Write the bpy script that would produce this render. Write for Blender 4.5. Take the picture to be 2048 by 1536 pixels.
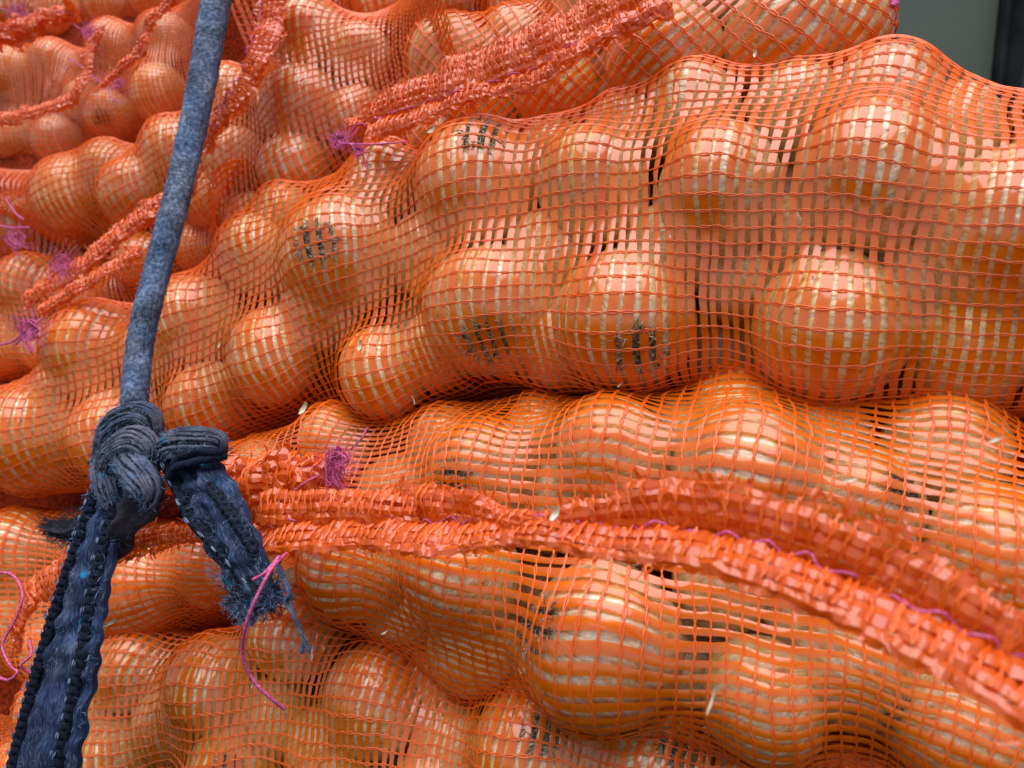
import bpy, math, random
import numpy as np
from mathutils import Matrix, Vector, noise as mnoise
R = math.radians
rnd = random.Random(7)
rs = np.random.RandomState(11)
scene = bpy.context.scene
for o in list(bpy.data.objects): bpy.data.objects.remove(o)
COL = scene.collection

# ------------------------------------------------------------------ camera
FPX = 1536.0                      # focal length in photo pixels (photo is 2048 wide)
cam_d = bpy.data.cameras.new('camera'); cam = bpy.data.objects.new('camera', cam_d); COL.objects.link(cam)
cam_d.sensor_width = 36.0; cam_d.lens = 36.0 * FPX / 2048.0
cam_d.clip_start = 0.02; cam_d.clip_end = 200
CAM_LOC = np.array([0.0, 0.0, 1.25]); PITCH = -10.0
cam.location = CAM_LOC; cam.rotation_euler = (R(90 + PITCH), 0, 0)
cam_d.dof.use_dof = True; cam_d.dof.focus_distance = 0.385; cam_d.dof.aperture_fstop = 10.0
scene.camera = cam
CR = np.array([1.0, 0, 0]); CF = np.array([0, math.cos(R(PITCH)), math.sin(R(PITCH))]); CU = np.cross(CR, CF)

# ------------------------------------------------------------------ light
SUN_EL, SUN_AZ = 79.0, 210.0      # azimuth of the sun, degrees clockwise from +Y
w = bpy.data.worlds.new('World'); scene.world = w; w.use_nodes = True
wn = w.node_tree.nodes; wl = w.node_tree.links
sky = wn.new('ShaderNodeTexSky'); sky.sky_type = 'NISHITA'; sky.sun_disc = False
sky.sun_elevation = R(SUN_EL); sky.sun_rotation = R(SUN_AZ); sky.dust_density = 0.7; sky.air_density = 1.0; sky.ozone_density = 2.0
bg = wn['Background']; wl.new(sky.outputs[0], bg.inputs[0]); bg.inputs[1].default_value = 0.095
sd = bpy.data.lights.new('sun', 'SUN'); sd.energy = 2.4; sd.angle = R(66); sd.color = (1, 0.98, 1.0)
so = bpy.data.objects.new('sun', sd); COL.objects.link(so)
sdir = Vector((math.sin(R(SUN_AZ)) * math.cos(R(SUN_EL)), math.cos(R(SUN_AZ)) * math.cos(R(SUN_EL)), math.sin(R(SUN_EL))))
so.rotation_euler = sdir.to_track_quat('Z', 'Y').to_euler(); so.location = (0, 0, 4)
scene.view_settings.view_transform = 'Standard'; scene.view_settings.look = 'None'
scene.view_settings.exposure = 0.70; scene.view_settings.gamma = 1.0
try:
    scene.cycles.transparent_max_bounces = 16; scene.cycles.max_bounces = 8; scene.cycles.diffuse_bounces = 3
except Exception: pass

# ------------------------------------------------------------------ helpers
def invd(x, y): return 1.33 + 0.0007 * x + 0.0004 * y
def Dw(x, y): return 1.0 / np.maximum(invd(np.asarray(x, float), np.asarray(y, float)), 0.5)
def P(x, y, d=None, off=0.0):
    x = np.asarray(x, float); y = np.asarray(y, float)
    if d is None: d = Dw(x, y) + off
    d = np.asarray(d, float)
    X = (x - 1024) / FPX * d; Y = -(y - 768) / FPX * d
    return CAM_LOC + X[..., None] * CR + Y[..., None] * CU + d[..., None] * CF
_n = -(1.075 * CR - 0.614 * CU + 2.35 * CF)
WN = _n / np.linalg.norm(_n)      # outward normal of the wall of sacks
def nrm(v): return v / np.maximum(np.linalg.norm(v, axis=-1, keepdims=True), 1e-9)
def cr(pts, u):                   # Catmull-Rom through pts at u in 0..1
    pts = np.asarray(pts, float); n = len(pts); u = np.asarray(u, float)
    ext = np.vstack([2 * pts[0] - pts[1], pts, 2 * pts[-1] - pts[-2]])
    f = np.clip(u, 0, 1) * (n - 1); i = np.minimum(f.astype(int), n - 2); f = (f - i)[..., None]
    p0, p1, p2, p3 = ext[i], ext[i + 1], ext[i + 2], ext[i + 3]
    return 0.5 * ((2 * p1) + (-p0 + p2) * f + (2 * p0 - 5 * p1 + 4 * p2 - p3) * f**2 + (-p0 + 3 * p1 - 3 * p2 + p3) * f**3)
class Noise:                      # cheap smooth 2-D noise, roughly -1..1
    def __init__(s, scale, n=10, seed=0):
        r = np.random.RandomState(seed); a = r.rand(n) * 2 * np.pi
        k = 2 * np.pi / scale * (0.5 + r.rand(n)); s.kx = k * np.cos(a); s.ky = k * np.sin(a); s.p = r.rand(n) * 6.28; s.n = n
    def __call__(s, x, y):
        x = np.asarray(x, float)[..., None]; y = np.asarray(y, float)[..., None]
        return np.sin(x * s.kx + y * s.ky + s.p).sum(-1) / math.sqrt(s.n / 2) * 0.6

def link(o, parent=None):
    COL.objects.link(o)
    if parent is not None:
        o.parent = parent
    return o
def tag(o, label=None, cat=None, group=None, kind=None):
    if label: o['label'] = label
    if cat: o['category'] = cat
    if group: o['group'] = group
    if kind: o['kind'] = kind
    return o
def make_mesh(name, V, F, smooth=True, uv=None):
    """V (n,3), F (k,q) equal sized faces"""
    V = np.asarray(V, np.float32); F = np.asarray(F, np.int32); q = F.shape[1]
    me = bpy.data.meshes.new(name)
    me.vertices.add(len(V)); me.vertices.foreach_set('co', V.ravel())
    me.loops.add(F.size); me.loops.foreach_set('vertex_index', F.ravel())
    me.polygons.add(len(F)); me.polygons.foreach_set('loop_start', np.arange(0, F.size, q, dtype=np.int32))
    me.polygons.foreach_set('use_smooth', np.full(len(F), smooth))
    if uv is not None:
        l = me.uv_layers.new(name='UVMap'); l.data.foreach_set('uv', np.asarray(uv, np.float32)[F.ravel()].ravel())
    me.update(calc_edges=True)
    return me
def obj(name, V, F, mat, parent=None, origin=None, smooth=True, uv=None):
    V = np.asarray(V, float); o0 = np.zeros(3) if origin is None else np.asarray(origin, float)
    me = make_mesh(name, V - o0, F, smooth, uv); me.materials.append(mat)
    o = bpy.data.objects.new(name, me); o.location = o0
    return link(o, parent)
def root(name, loc, label, cat, group=None):
    o = bpy.data.objects.new(name, None); o.empty_display_size = 0.02; COL.objects.link(o); o.location = loc
    tag(o, label, cat, group); return o

class Geo:                        # collects quads
    def __init__(s): s.V = []; s.F = []; s.U = []; s.n = 0
    def add(s, V, F, U=None):
        V = np.asarray(V, float).reshape(-1, 3)
        s.V.append(V); s.F.append(np.asarray(F) + s.n); s.n += len(V)
        s.U.append(np.zeros((len(V), 2)) if U is None else np.asarray(U, float).reshape(-1, 2))
    def build(s, name, mat, parent=None, smooth=True, org=None):
        return obj(name, np.vstack(s.V), np.vstack(s.F), mat, parent, org, smooth, np.vstack(s.U))
def gridF(n, m, closed=False):    # quads of an n x m vertex grid
    i = np.arange(n - 1)[:, None]; j = np.arange(m if closed else m - 1)[None, :]
    j2 = (j + 1) % m
    return np.stack([i * m + j, i * m + j2, (i + 1) * m + j2, (i + 1) * m + j], -1).reshape(-1, 4)
def tube_geo(g, pts, rad, sides=8, flat=1.0, up=None, cap=True, rough=0.0, seed=0):
    pts = np.asarray(pts, float); n = len(pts)
    T = nrm(np.gradient(pts, axis=0)); rad = np.broadcast_to(np.asarray(rad, float), (n,)).copy()
    upv = np.tile(CF if up is None else up, (n, 1)) if (up is None or np.ndim(up) == 1) else up
    A = nrm(np.cross(T, upv)); B = np.cross(A, T)
    a = np.linspace(0, 2 * np.pi, sides, endpoint=False)
    rr = np.ones((n, sides))
    if rough:
        rr += rough * np.random.RandomState(seed).randn(n, sides)
    if cap: rad[0] *= 0.3; rad[-1] *= 0.3
    V = pts[:, None] + rad[:, None, None] * rr[..., None] * (np.cos(a)[None, :, None] * A[:, None] + flat * np.sin(a)[None, :, None] * B[:, None])
    L = np.concatenate([[0], np.cumsum(np.linalg.norm(np.diff(pts, axis=0), axis=1))])
    U = np.stack(np.broadcast_arrays((a / 6.2832)[None, :], L[:, None]), -1)
    g.add(V, gridF(n, sides, True), U)
    return T, A, B

# ------------------------------------------------------------------ materials
def mat(name):
    m = bpy.data.materials.new(name); m.use_nodes = True; return m, m.node_tree.nodes, m.node_tree.links
def N(nodes, t, **kw):
    n = nodes.new(t)
    for k, v in kw.items(): setattr(n, k, v)
    return n
def ramp(nodes, stops):
    r = nodes.new('ShaderNodeValToRGB'); e = r.color_ramp.elements
    e[0].position, e[0].color = stops[0][0], (*stops[0][1], 1); e[1].position, e[1].color = stops[-1][0], (*stops[-1][1], 1)
    for p, c in stops[1:-1]:
        x = e.new(p); x.color = (*c, 1)
    return r
def net_material(name, c1, c2, transp=0.27, transl=0.18, rough=0.36, spec=0.15, coat=0.9):
    m, n, l = mat(name); b = n['Principled BSDF']; out = n['Material Output']
    oi = N(n, 'ShaderNodeObjectInfo'); uv = N(n, 'ShaderNodeUVMap')
    mp = N(n, 'ShaderNodeMapping'); mp.inputs['Scale'].default_value = (6, 90, 1)
    l.new(uv.outputs[0], mp.inputs[0])
    ns = N(n, 'ShaderNodeTexNoise'); ns.inputs['Scale'].default_value = 1.0; ns.inputs['Detail'].default_value = 4
    l.new(mp.outputs[0], ns.inputs[0])
    tc = N(n, 'ShaderNodeTexCoord'); n2 = N(n, 'ShaderNodeTexNoise'); n2.inputs['Scale'].default_value = 90
    l.new(tc.outputs['Object'], n2.inputs[0])
    mx = N(n, 'ShaderNodeMath', operation='ADD'); l.new(ns.outputs[0], mx.inputs[0]); l.new(n2.outputs[0], mx.inputs[1])
    m2 = N(n, 'ShaderNodeMath', operation='MULTIPLY_ADD'); l.new(oi.outputs['Random'], m2.inputs[0]); m2.inputs[1].default_value = 0.5; l.new(mx.outputs[0], m2.inputs[2])
    rp = ramp(n, [(0.75, c1), (1.5, c2)]); l.new(m2.outputs[0], rp.inputs[0])
    l.new(rp.outputs[0], b.inputs['Base Color'])
    b.inputs['Roughness'].default_value = rough; b.inputs['Specular IOR Level'].default_value = spec
    b.inputs['Coat Weight'].default_value = coat; b.inputs['Coat Roughness'].default_value = 0.13; b.inputs['Coat IOR'].default_value = 1.88
    # fine lengthwise drawing marks and crinkles of the film
    mp2 = N(n, 'ShaderNodeMapping'); mp2.inputs['Scale'].default_value = (14, 260, 1); l.new(uv.outputs[0], mp2.inputs[0])
    n3 = N(n, 'ShaderNodeTexNoise'); n3.inputs['Scale'].default_value = 1.0; n3.inputs['Detail'].default_value = 5; l.new(mp2.outputs[0], n3.inputs[0])
    bp = N(n, 'ShaderNodeBump'); bp.inputs['Strength'].default_value = 0.45; bp.inputs['Distance'].default_value = 0.0006
    l.new(n3.outputs[0], bp.inputs['Height']); l.new(bp.outputs[0], b.inputs['Normal'])
    tl = N(n, 'ShaderNodeBsdfTranslucent'); l.new(rp.outputs[0], tl.inputs[0])
    ms = N(n, 'ShaderNodeMixShader'); ms.inputs[0].default_value = transl; l.new(b.outputs[0], ms.inputs[1]); l.new(tl.outputs[0], ms.inputs[2])
    if transp > 0:
        tp = N(n, 'ShaderNodeBsdfTransparent'); tp.inputs[0].default_value = (1, 0.52, 0.07, 1)
        mt = N(n, 'ShaderNodeMixShader'); mt.inputs[0].default_value = transp; l.new(ms.outputs[0], mt.inputs[1]); l.new(tp.outputs[0], mt.inputs[2])
        l.new(mt.outputs[0], out.inputs[0])
    else: l.new(ms.outputs[0], out.inputs[0])
    return m
M_TAPE = net_material('orange_film_tape', (0.86, 0.10, 0.0005), (0.95, 0.185, 0.004))
M_THREAD = net_material('orange_knit_thread', (0.90, 0.12, 0.004), (0.97, 0.17, 0.010), 0.0, 0.2, 0.4, 0.4, 0.25)
M_HEM = net_material('gathered_orange_film', (0.76, 0.075, 0.003), (0.86, 0.15, 0.012), 0.15, 0.3, 0.38, 0.25, 0.7)

def onion_material():
    m, n, l = mat('onion_skin'); b = n['Principled BSDF']
    tc = N(n, 'ShaderNodeTexCoord'); sep = N(n, 'ShaderNodeSeparateXYZ'); l.new(tc.outputs['Object'], sep.inputs[0])
    cb = N(n, 'ShaderNodeCombineXYZ'); l.new(sep.outputs[0], cb.inputs[0]); l.new(sep.outputs[1], cb.inputs[1])
    nm = N(n, 'ShaderNodeVectorMath', operation='NORMALIZE'); l.new(cb.outputs[0], nm.inputs[0])
    oi = N(n, 'ShaderNodeObjectInfo')
    ad = N(n, 'ShaderNodeVectorMath', operation='ADD'); l.new(nm.outputs[0], ad.inputs[0])
    zz = N(n, 'ShaderNodeCombineXYZ'); zm = N(n, 'ShaderNodeMath', operation='MULTIPLY_ADD'); l.new(sep.outputs[2], zm.inputs[0]); zm.inputs[1].default_value = 0.35
    rm = N(n, 'ShaderNodeMath', operation='MULTIPLY'); l.new(oi.outputs['Random'], rm.inputs[0]); rm.inputs[1].default_value = 37.0; l.new(rm.outputs[0], zm.inputs[2])
    l.new(zm.outputs[0], zz.inputs[2]); l.new(zz.outputs[0], ad.inputs[1])
    v1 = N(n, 'ShaderNodeTexNoise'); v1.inputs['Scale'].default_value = 9; v1.inputs['Detail'].default_value = 4; l.new(ad.outputs[0], v1.inputs[0])
    v2 = N(n, 'ShaderNodeTexNoise'); v2.inputs['Scale'].default_value = 14; v2.inputs['Detail'].default_value = 3; l.new(ad.outputs[0], v2.inputs[0])
    pa = N(n, 'ShaderNodeVectorMath', operation='SCALE'); l.new(tc.outputs['Object'], pa.inputs[0]); pa.inputs['Scale'].default_value = 1.0
    pb = N(n, 'ShaderNodeVectorMath', operation='ADD'); l.new(pa.outputs[0], pb.inputs[0]); l.new(zz.outputs[0], pb.inputs[1])
    n3 = N(n, 'ShaderNodeTexNoise'); n3.inputs['Scale'].default_value = 22; n3.inputs['Detail'].default_value = 5; l.new(pb.outputs[0], n3.inputs[0])
    r1 = ramp(n, [(0.24, (0.78, 0.40, 0.09)), (0.44, (0.94, 0.68, 0.26)), (0.62, (0.98, 0.89, 0.58))]); l.new(v1.outputs[0], r1.inputs[0])
    r3 = ramp(n, [(0.36, (0.74, 0.68, 0.52)), (0.58, (1, 1, 1))]); l.new(n3.outputs[0], r3.inputs[0])
    mx = N(n, 'ShaderNodeMix', data_type='RGBA', blend_type='MULTIPLY'); mx.inputs[0].default_value = 0.8
    l.new(r1.outputs[0], mx.inputs[6]); l.new(r3.outputs[0], mx.inputs[7])
    r2 = ramp(n, [(0.38, (0.70, 0.55, 0.38)), (0.5, (1, 1, 1))]); l.new(v2.outputs[0], r2.inputs[0])
    my = N(n, 'ShaderNodeMix', data_type='RGBA', blend_type='MULTIPLY'); my.inputs[0].default_value = 0.6
    l.new(mx.outputs[2], my.inputs[6]); l.new(r2.outputs[0], my.inputs[7])
    hv = N(n, 'ShaderNodeHueSaturation'); l.new(my.outputs[2], hv.inputs['Color'])
    vr = N(n, 'ShaderNodeMapRange'); vr.inputs[3].default_value = 0.82; vr.inputs[4].default_value = 1.12; l.new(oi.outputs['Random'], vr.inputs[0]); l.new(vr.outputs[0], hv.inputs['Value'])
    rr2 = N(n, 'ShaderNodeMath', operation='MULTIPLY'); l.new(oi.outputs['Random'], rr2.inputs[0]); rr2.inputs[1].default_value = 13.7
    fr2 = N(n, 'ShaderNodeMath', operation='FRACT'); l.new(rr2.outputs[0], fr2.inputs[0])
    hr2 = N(n, 'ShaderNodeMapRange'); hr2.inputs[3].default_value = 0.480; hr2.inputs[4].default_value = 0.502; l.new(fr2.outputs[0], hr2.inputs[0]); l.new(hr2.outputs[0], hv.inputs['Hue'])
    l.new(hv.outputs[0], b.inputs['Base Color'])
    b.inputs['Roughness'].default_value = 0.30; b.inputs['Specular IOR Level'].default_value = 0.8
    b.inputs['Coat Weight'].default_value = 0.4; b.inputs['Coat Roughness'].default_value = 0.22; b.inputs['Coat IOR'].default_value = 1.8
    bp = N(n, 'ShaderNodeBump'); bp.inputs['Strength'].default_value = 0.5; bp.inputs['Distance'].default_value = 0.0012
    l.new(v2.outputs[0], bp.inputs['Height']); l.new(bp.outputs[0], b.inputs['Normal'])
    return m
M_ONION = onion_material()
def simple(name, c1, c2, scale=60, rough=0.7, spec=0.3, bump=0.4, dist=0.001, stretch=None, uvm=False, stops=(0.38, 0.62)):
    m, n, l = mat(name); b = n['Principled BSDF']
    tc = N(n, 'ShaderNodeTexCoord'); mp = N(n, 'ShaderNodeMapping'); l.new(tc.outputs['UV' if uvm else 'Object'], mp.inputs[0])
    mp.inputs['Scale'].default_value = stretch or (1, 1, 1)
    ns = N(n, 'ShaderNodeTexNoise'); ns.inputs['Scale'].default_value = scale; ns.inputs['Detail'].default_value = 5; l.new(mp.outputs[0], ns.inputs[0])
    rp = ramp(n, [(stops[0], c1), (stops[1], c2)]); l.new(ns.outputs[0], rp.inputs[0]); l.new(rp.outputs[0], b.inputs['Base Color'])
    b.inputs['Roughness'].default_value = rough; b.inputs['Specular IOR Level'].default_value = spec
    bp = N(n, 'ShaderNodeBump'); bp.inputs['Strength'].default_value = bump; bp.inputs['Distance'].default_value = dist
    l.new(ns.outputs[0], bp.inputs['Height']); l.new(bp.outputs[0], b.inputs['Normal'])
    return m
M_ROOT = simple('dry_root_hair', (0.05, 0.032, 0.018), (0.55, 0.42, 0.26), 14, 0.8, 0.05, stops=(0.36, 0.62))
M_ROOTD = simple('dark_root_base', (0.05, 0.033, 0.018), (0.28, 0.20, 0.11), 500, 0.9)
M_NECK = simple('dry_onion_neck', (0.38, 0.25, 0.11), (0.72, 0.56, 0.33), 200, 0.6)
M_FLAKE = simple('papery_onion_flake', (0.62, 0.45, 0.24), (0.86, 0.76, 0.55), 160, 0.5)
M_PINK = simple('magenta_sewing_thread', (0.48, 0.035, 0.15), (0.76, 0.17, 0.34), 900, 0.55, 0.4)
M_REAR = simple('rear_netting_shade_tone', (0.12, 0.012, 0.003), (0.34, 0.04, 0.008), 400, 0.9, 0.05)  # net orange darkened so the gaps between onions read as shade

def rope_material(name, dark, mid, light, fleck=True, uvs=(14, 240, 1)):
    m, n, l = mat(name); b = n['Principled BSDF']; tc = N(n, 'ShaderNodeTexCoord')
    mp = N(n, 'ShaderNodeMapping'); mp.inputs['Scale'].default_value = uvs; l.new(tc.outputs['UV'], mp.inputs[0])
    a = N(n, 'ShaderNodeTexNoise'); a.inputs['Scale'].default_value = 1.6; a.inputs['Detail'].default_value = 6; a.inputs['Roughness'].default_value = 0.7; l.new(mp.outputs[0], a.inputs[0])
    c = N(n, 'ShaderNodeTexNoise'); c.inputs['Scale'].default_value = 75; c.inputs['Detail'].default_value = 4; l.new(tc.outputs['Object'], c.inputs[0])
    mx = N(n, 'ShaderNodeMath', operation='MULTIPLY_ADD'); l.new(a.outputs[0], mx.inputs[0]); mx.inputs[1].default_value = 0.65
    m2 = N(n, 'ShaderNodeMath', operation='MULTIPLY'); l.new(c.outputs[0], m2.inputs[0]); m2.inputs[1].default_value = 0.35; l.new(m2.outputs[0], mx.inputs[2])
    rp = ramp(n, [(0.36, dark), (0.5, mid), (0.63, light)]); l.new(mx.outputs[0], rp.inputs[0])
    col = rp.outputs[0]
    hue = N(n, 'ShaderNodeTexNoise'); hue.inputs['Scale'].default_value = 45; l.new(tc.outputs['Object'], hue.inputs[0])
    hr = ramp(n, [(0.42, (0.9, 0.97, 1.12)), (0.58, (1.15, 1.0, 0.92))]); l.new(hue.outputs[0], hr.inputs[0])
    hm = N(n, 'ShaderNodeMix', data_type='RGBA', blend_type='MULTIPLY'); hm.inputs[0].default_value = 0.8; l.new(col, hm.inputs[6]); l.new(hr.outputs[0], hm.inputs[7]); col = hm.outputs[2]
    if fleck:
        f = N(n, 'ShaderNodeTexNoise'); f.inputs['Scale'].default_value = 70; f.inputs['Detail'].default_value = 1
        ofs = N(n, 'ShaderNodeVectorMath', operation='ADD'); ofs.inputs[1].default_value = (3.1, 1.7, 9.2); l.new(tc.outputs['Object'], ofs.inputs[0]); l.new(ofs.outputs[0], f.inputs[0])
        fr = ramp(n, [(0.70, (0, 0, 0)), (0.74, (1, 1, 1))]); l.new(f.outputs[0], fr.inputs[0])
        fm = N(n, 'ShaderNodeMix', data_type='RGBA'); l.new(fr.outputs[0], fm.inputs[0]); l.new(col, fm.inputs[6]); fm.inputs[7].default_value = (0.01, 0.27, 0.45, 1); col = fm.outputs[2]
    l.new(col, b.inputs['Base Color']); b.inputs['Roughness'].default_value = 0.9; b.inputs['Specular IOR Level'].default_value = 0.2
    bp = N(n, 'ShaderNodeBump'); bp.inputs['Strength'].default_value = 0.8; bp.inputs['Distance'].default_value = 0.0015
    l.new(a.outputs[0], bp.inputs['Height']); l.new(bp.outputs[0], b.inputs['Normal'])
    return m
M_ROPE = rope_material('grey_blue_knit_rope', (0.014, 0.022, 0.038), (0.095, 0.130, 0.185), (0.27, 0.34, 0.43), False)
M_YARN = rope_material('grey_blue_wool', (0.030, 0.034, 0.048), (0.13, 0.145, 0.19), (0.36, 0.38, 0.45))
M_STRAP = rope_material('blue_felted_strap', (0.005, 0.008, 0.02), (0.02, 0.034, 0.075), (0.12, 0.16, 0.25), True, (30, 120, 1))
M_NAVY = simple('navy_edge_braid', (0.004, 0.006, 0.012), (0.012, 0.017, 0.035), 500, 0.85, 0.2)
M_FIBRE = simple('pale_blue_fibre', (0.05, 0.08, 0.14), (0.20, 0.27, 0.40), 300, 0.8, 0.2)
M_FLECK = simple('pale_thread_fleck', (0.10, 0.13, 0.20), (0.28, 0.33, 0.42), 300, 0.8, 0.2)
M_CUFF = simple('dark_wool', (0.012, 0.012, 0.018), (0.05, 0.045, 0.055), 400, 0.9, 0.2)

# ------------------------------------------------------------------ draped sheet
def upsample(G, n, m):
    a = np.linspace(0, G.shape[0] - 1, n); b = np.linspace(0, G.shape[1] - 1, m)
    i = np.minimum(a.astype(int), G.shape[0] - 2); j = np.minimum(b.astype(int), G.shape[1] - 2)
    fa = (a - i)[:, None, None]; fb = (b - j)[None, :, None]
    return (G[i][:, j] * (1 - fa) + G[i + 1][:, j] * fa) * (1 - fb) + (G[i][:, j + 1] * (1 - fa) + G[i + 1][:, j + 1] * fa) * fb
def relax(G, onions, iters, pull):
    m = G.shape[1]; tt = np.linspace(0, 1, m); zone = (tt > 0.20) & (tt < 0.80)
    for it in range(iters):
        A = (G[:-2, 1:-1] + G[2:, 1:-1] + G[1:-1, :-2] + G[1:-1, 2:]) * 0.25
        G[1:-1, 1:-1] += 0.85 * (A - G[1:-1, 1:-1]) - WN * pull
        pushout(G, onions, zone)
    return G
def pushout(G, onions, zone):
    for o in onions:
        c, Rm, sc = o['c'], o['R'], o['s']
        v = G - c; rad = sc.max() + 0.0017; h = v @ WN
        lat2 = (v * v).sum(-1) - h * h
        front = zone[None, :] & (lat2 < (rad * 0.93) ** 2) & (h < 0.12 * rad)
        if front.any():
            G[front] += WN * (0.12 * rad - h[front])[:, None]; v = G - c
        msk = (np.abs(v).max(-1) < rad)
        if not msk.any(): continue
        q = (v[msk] @ Rm) / (sc + 0.0015)
        L = np.linalg.norm(q, axis=-1)
        ins = L < 1
        if not ins.any(): continue
        q[ins] /= L[ins][:, None]
        vv = v[msk]; vv[ins] = (q[ins] * (sc + 0.0015)) @ Rm.T; G[msk] = c + vv
def slide(G, onions, iters):
    """even out the grid within its own surface"""
    m = G.shape[1]; tt = np.linspace(0, 1, m); zone = (tt > 0.20) & (tt < 0.80)
    for it in range(iters):
        A = (G[:-2, 1:-1] + G[2:, 1:-1] + G[1:-1, :-2] + G[1:-1, 2:]) * 0.25
        d = A - G[1:-1, 1:-1]; n = nrm(np.cross(G[2:, 1:-1] - G[:-2, 1:-1], G[1:-1, 2:] - G[1:-1, :-2]))
        d -= 0.93 * (d * n).sum(-1, keepdims=True) * n
        G[1:-1, 1:-1] += 0.9 * d
        if it % 4 == 3: pushout(G, onions, zone)
    return G
class Sheet:
    """sections: list of (Tx,Ty,Bx,By); a net skin from top edge to bottom edge, bulging outwards"""
    def __init__(s, sections, onions, off=0.0, back=0.03, bulge=0.075, seed=0, step=0.0042, over=38, pull=0.00016, wr=0.0004, offs=None, fill=0.9, taper=None):
        sec = np.asarray(sections, float); u = np.linspace(0, 1, 60)
        C = cr(sec, u); e = np.full(60, off) if offs is None else np.interp(u, np.linspace(0, 1, len(offs)), offs)
        T = P(C[:, 0], C[:, 1], Dw(C[:, 0], C[:, 1]) + e + back); B = P(C[:, 2], C[:, 3], Dw(C[:, 2], C[:, 3]) + e + back)
        ph = np.linspace(R(-over), R(180 + over), 60)
        f = (1 - np.cos(ph)) / 2; h = np.sin(ph)
        G = T[:, None] * (1 - f)[None, :, None] + B[:, None] * f[None, :, None] + WN * ((h * (bulge + back))[None, :] * (np.ones(60) if taper is None else np.interp(u, [0, taper], [0.3, 1]))[:, None])[..., None]
        # even out by arc length
        def arc(G):
            out = np.empty_like(G)
            for i in range(len(G)):
                L = np.concatenate([[0], np.cumsum(np.linalg.norm(np.diff(G[i], axis=0), axis=1))]); t = np.linspace(0, L[-1], G.shape[1])
                out[i] = np.stack([np.interp(t, L, G[i][:, k]) for k in range(3)], -1)
            return out
        G = arc(G)
        mid = np.linalg.norm(np.diff(G[:, 30], axis=0), axis=1); Lm = np.concatenate([[0], np.cumsum(mid)])
        tt = np.interp(np.linspace(0, Lm[-1], 60), Lm, np.arange(60)); i = np.minimum(tt.astype(int), 58); fr = (tt - i)[:, None, None]
        G = G[i] * (1 - fr) + G[i + 1] * fr
        s.Ls = Lm[-1]; s.Lt = np.linalg.norm(np.diff(G, axis=1), axis=2).sum(1).mean()
        n, m = int(s.Ls / step) + 2, int(s.Lt / step) + 2
        G = upsample(G, max(n // 3, 8), max(m // 3, 8)); G = relax(G, onions, 160, pull * 3)
        G = upsample(G, n // 2 + 4, m // 2 + 4); G = relax(G, onions, 80, pull * 1.6)
        zone = np.linspace(0, 1, G.shape[1]); zone = (zone > 0.2) & (zone < 0.8)
        env = np.clip(np.sin(np.linspace(0, np.pi, G.shape[1])) * 2.2 - 0.5, 0, 1)[None, :]
        for ps in range(3):               # the net bridges the hollows between onions instead of sinking into them
            S_ = G.copy()
            for _ in range(120):
                S_[1:-1, 1:-1] += 0.9 * ((S_[:-2, 1:-1] + S_[2:, 1:-1] + S_[1:-1, :-2] + S_[1:-1, 2:]) * 0.25 - S_[1:-1, 1:-1])
            dep = ((S_ - G) @ WN).clip(0, 0.018) * env
            G = G + WN * (dep * fill)[..., None]
        G = relax(G, onions, 7, 0); G = slide(G, onions, 70)
        free = np.clip(dep / 0.002, 0, 1)
        G = upsample(G, n, m); G = slide(G, onions, 25)
        G = relax(G, onions, 4, 0)
        s.set(G)
        n1 = Noise(0.03, 14, seed + 5); S, T_ = np.meshgrid(np.linspace(0, s.Ls, n), np.linspace(0, s.Lt, m), indexing='ij')
        s.set(G + s.Nr * ((n1(S, T_) * 0.5 + 0.5).clip(0) * wr * 2)[..., None])
    def set(s, G):
        s.G = G; a = np.gradient(G, axis=0); b = np.gradient(G, axis=1); Nn = nrm(np.cross(a, b))
        c = Nn[Nn.shape[0] // 2, Nn.shape[1] // 2]
        if getattr(s, 'flip', None) is None: s.flip = -1 if ((Nn.reshape(-1, 3) @ WN).mean() < 0) else 1
        s.Nr = Nn * s.flip
    def ev(s, a, b):              # a,b in metres -> position, normal
        n, m = s.G.shape[:2]
        x = np.clip(a / s.Ls * (n - 1), 0, n - 1.001); y = np.clip(b / s.Lt * (m - 1), 0, m - 1.001)
        i = x.astype(int); j = y.astype(int); fx = (x - i)[..., None]; fy = (y - j)[..., None]
        def bl(A): return (A[i, j] * (1 - fx) + A[i + 1, j] * fx) * (1 - fy) + (A[i, j + 1] * (1 - fx) + A[i + 1, j + 1] * fx) * fy
        return bl(s.G), nrm(bl(s.Nr))

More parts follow.
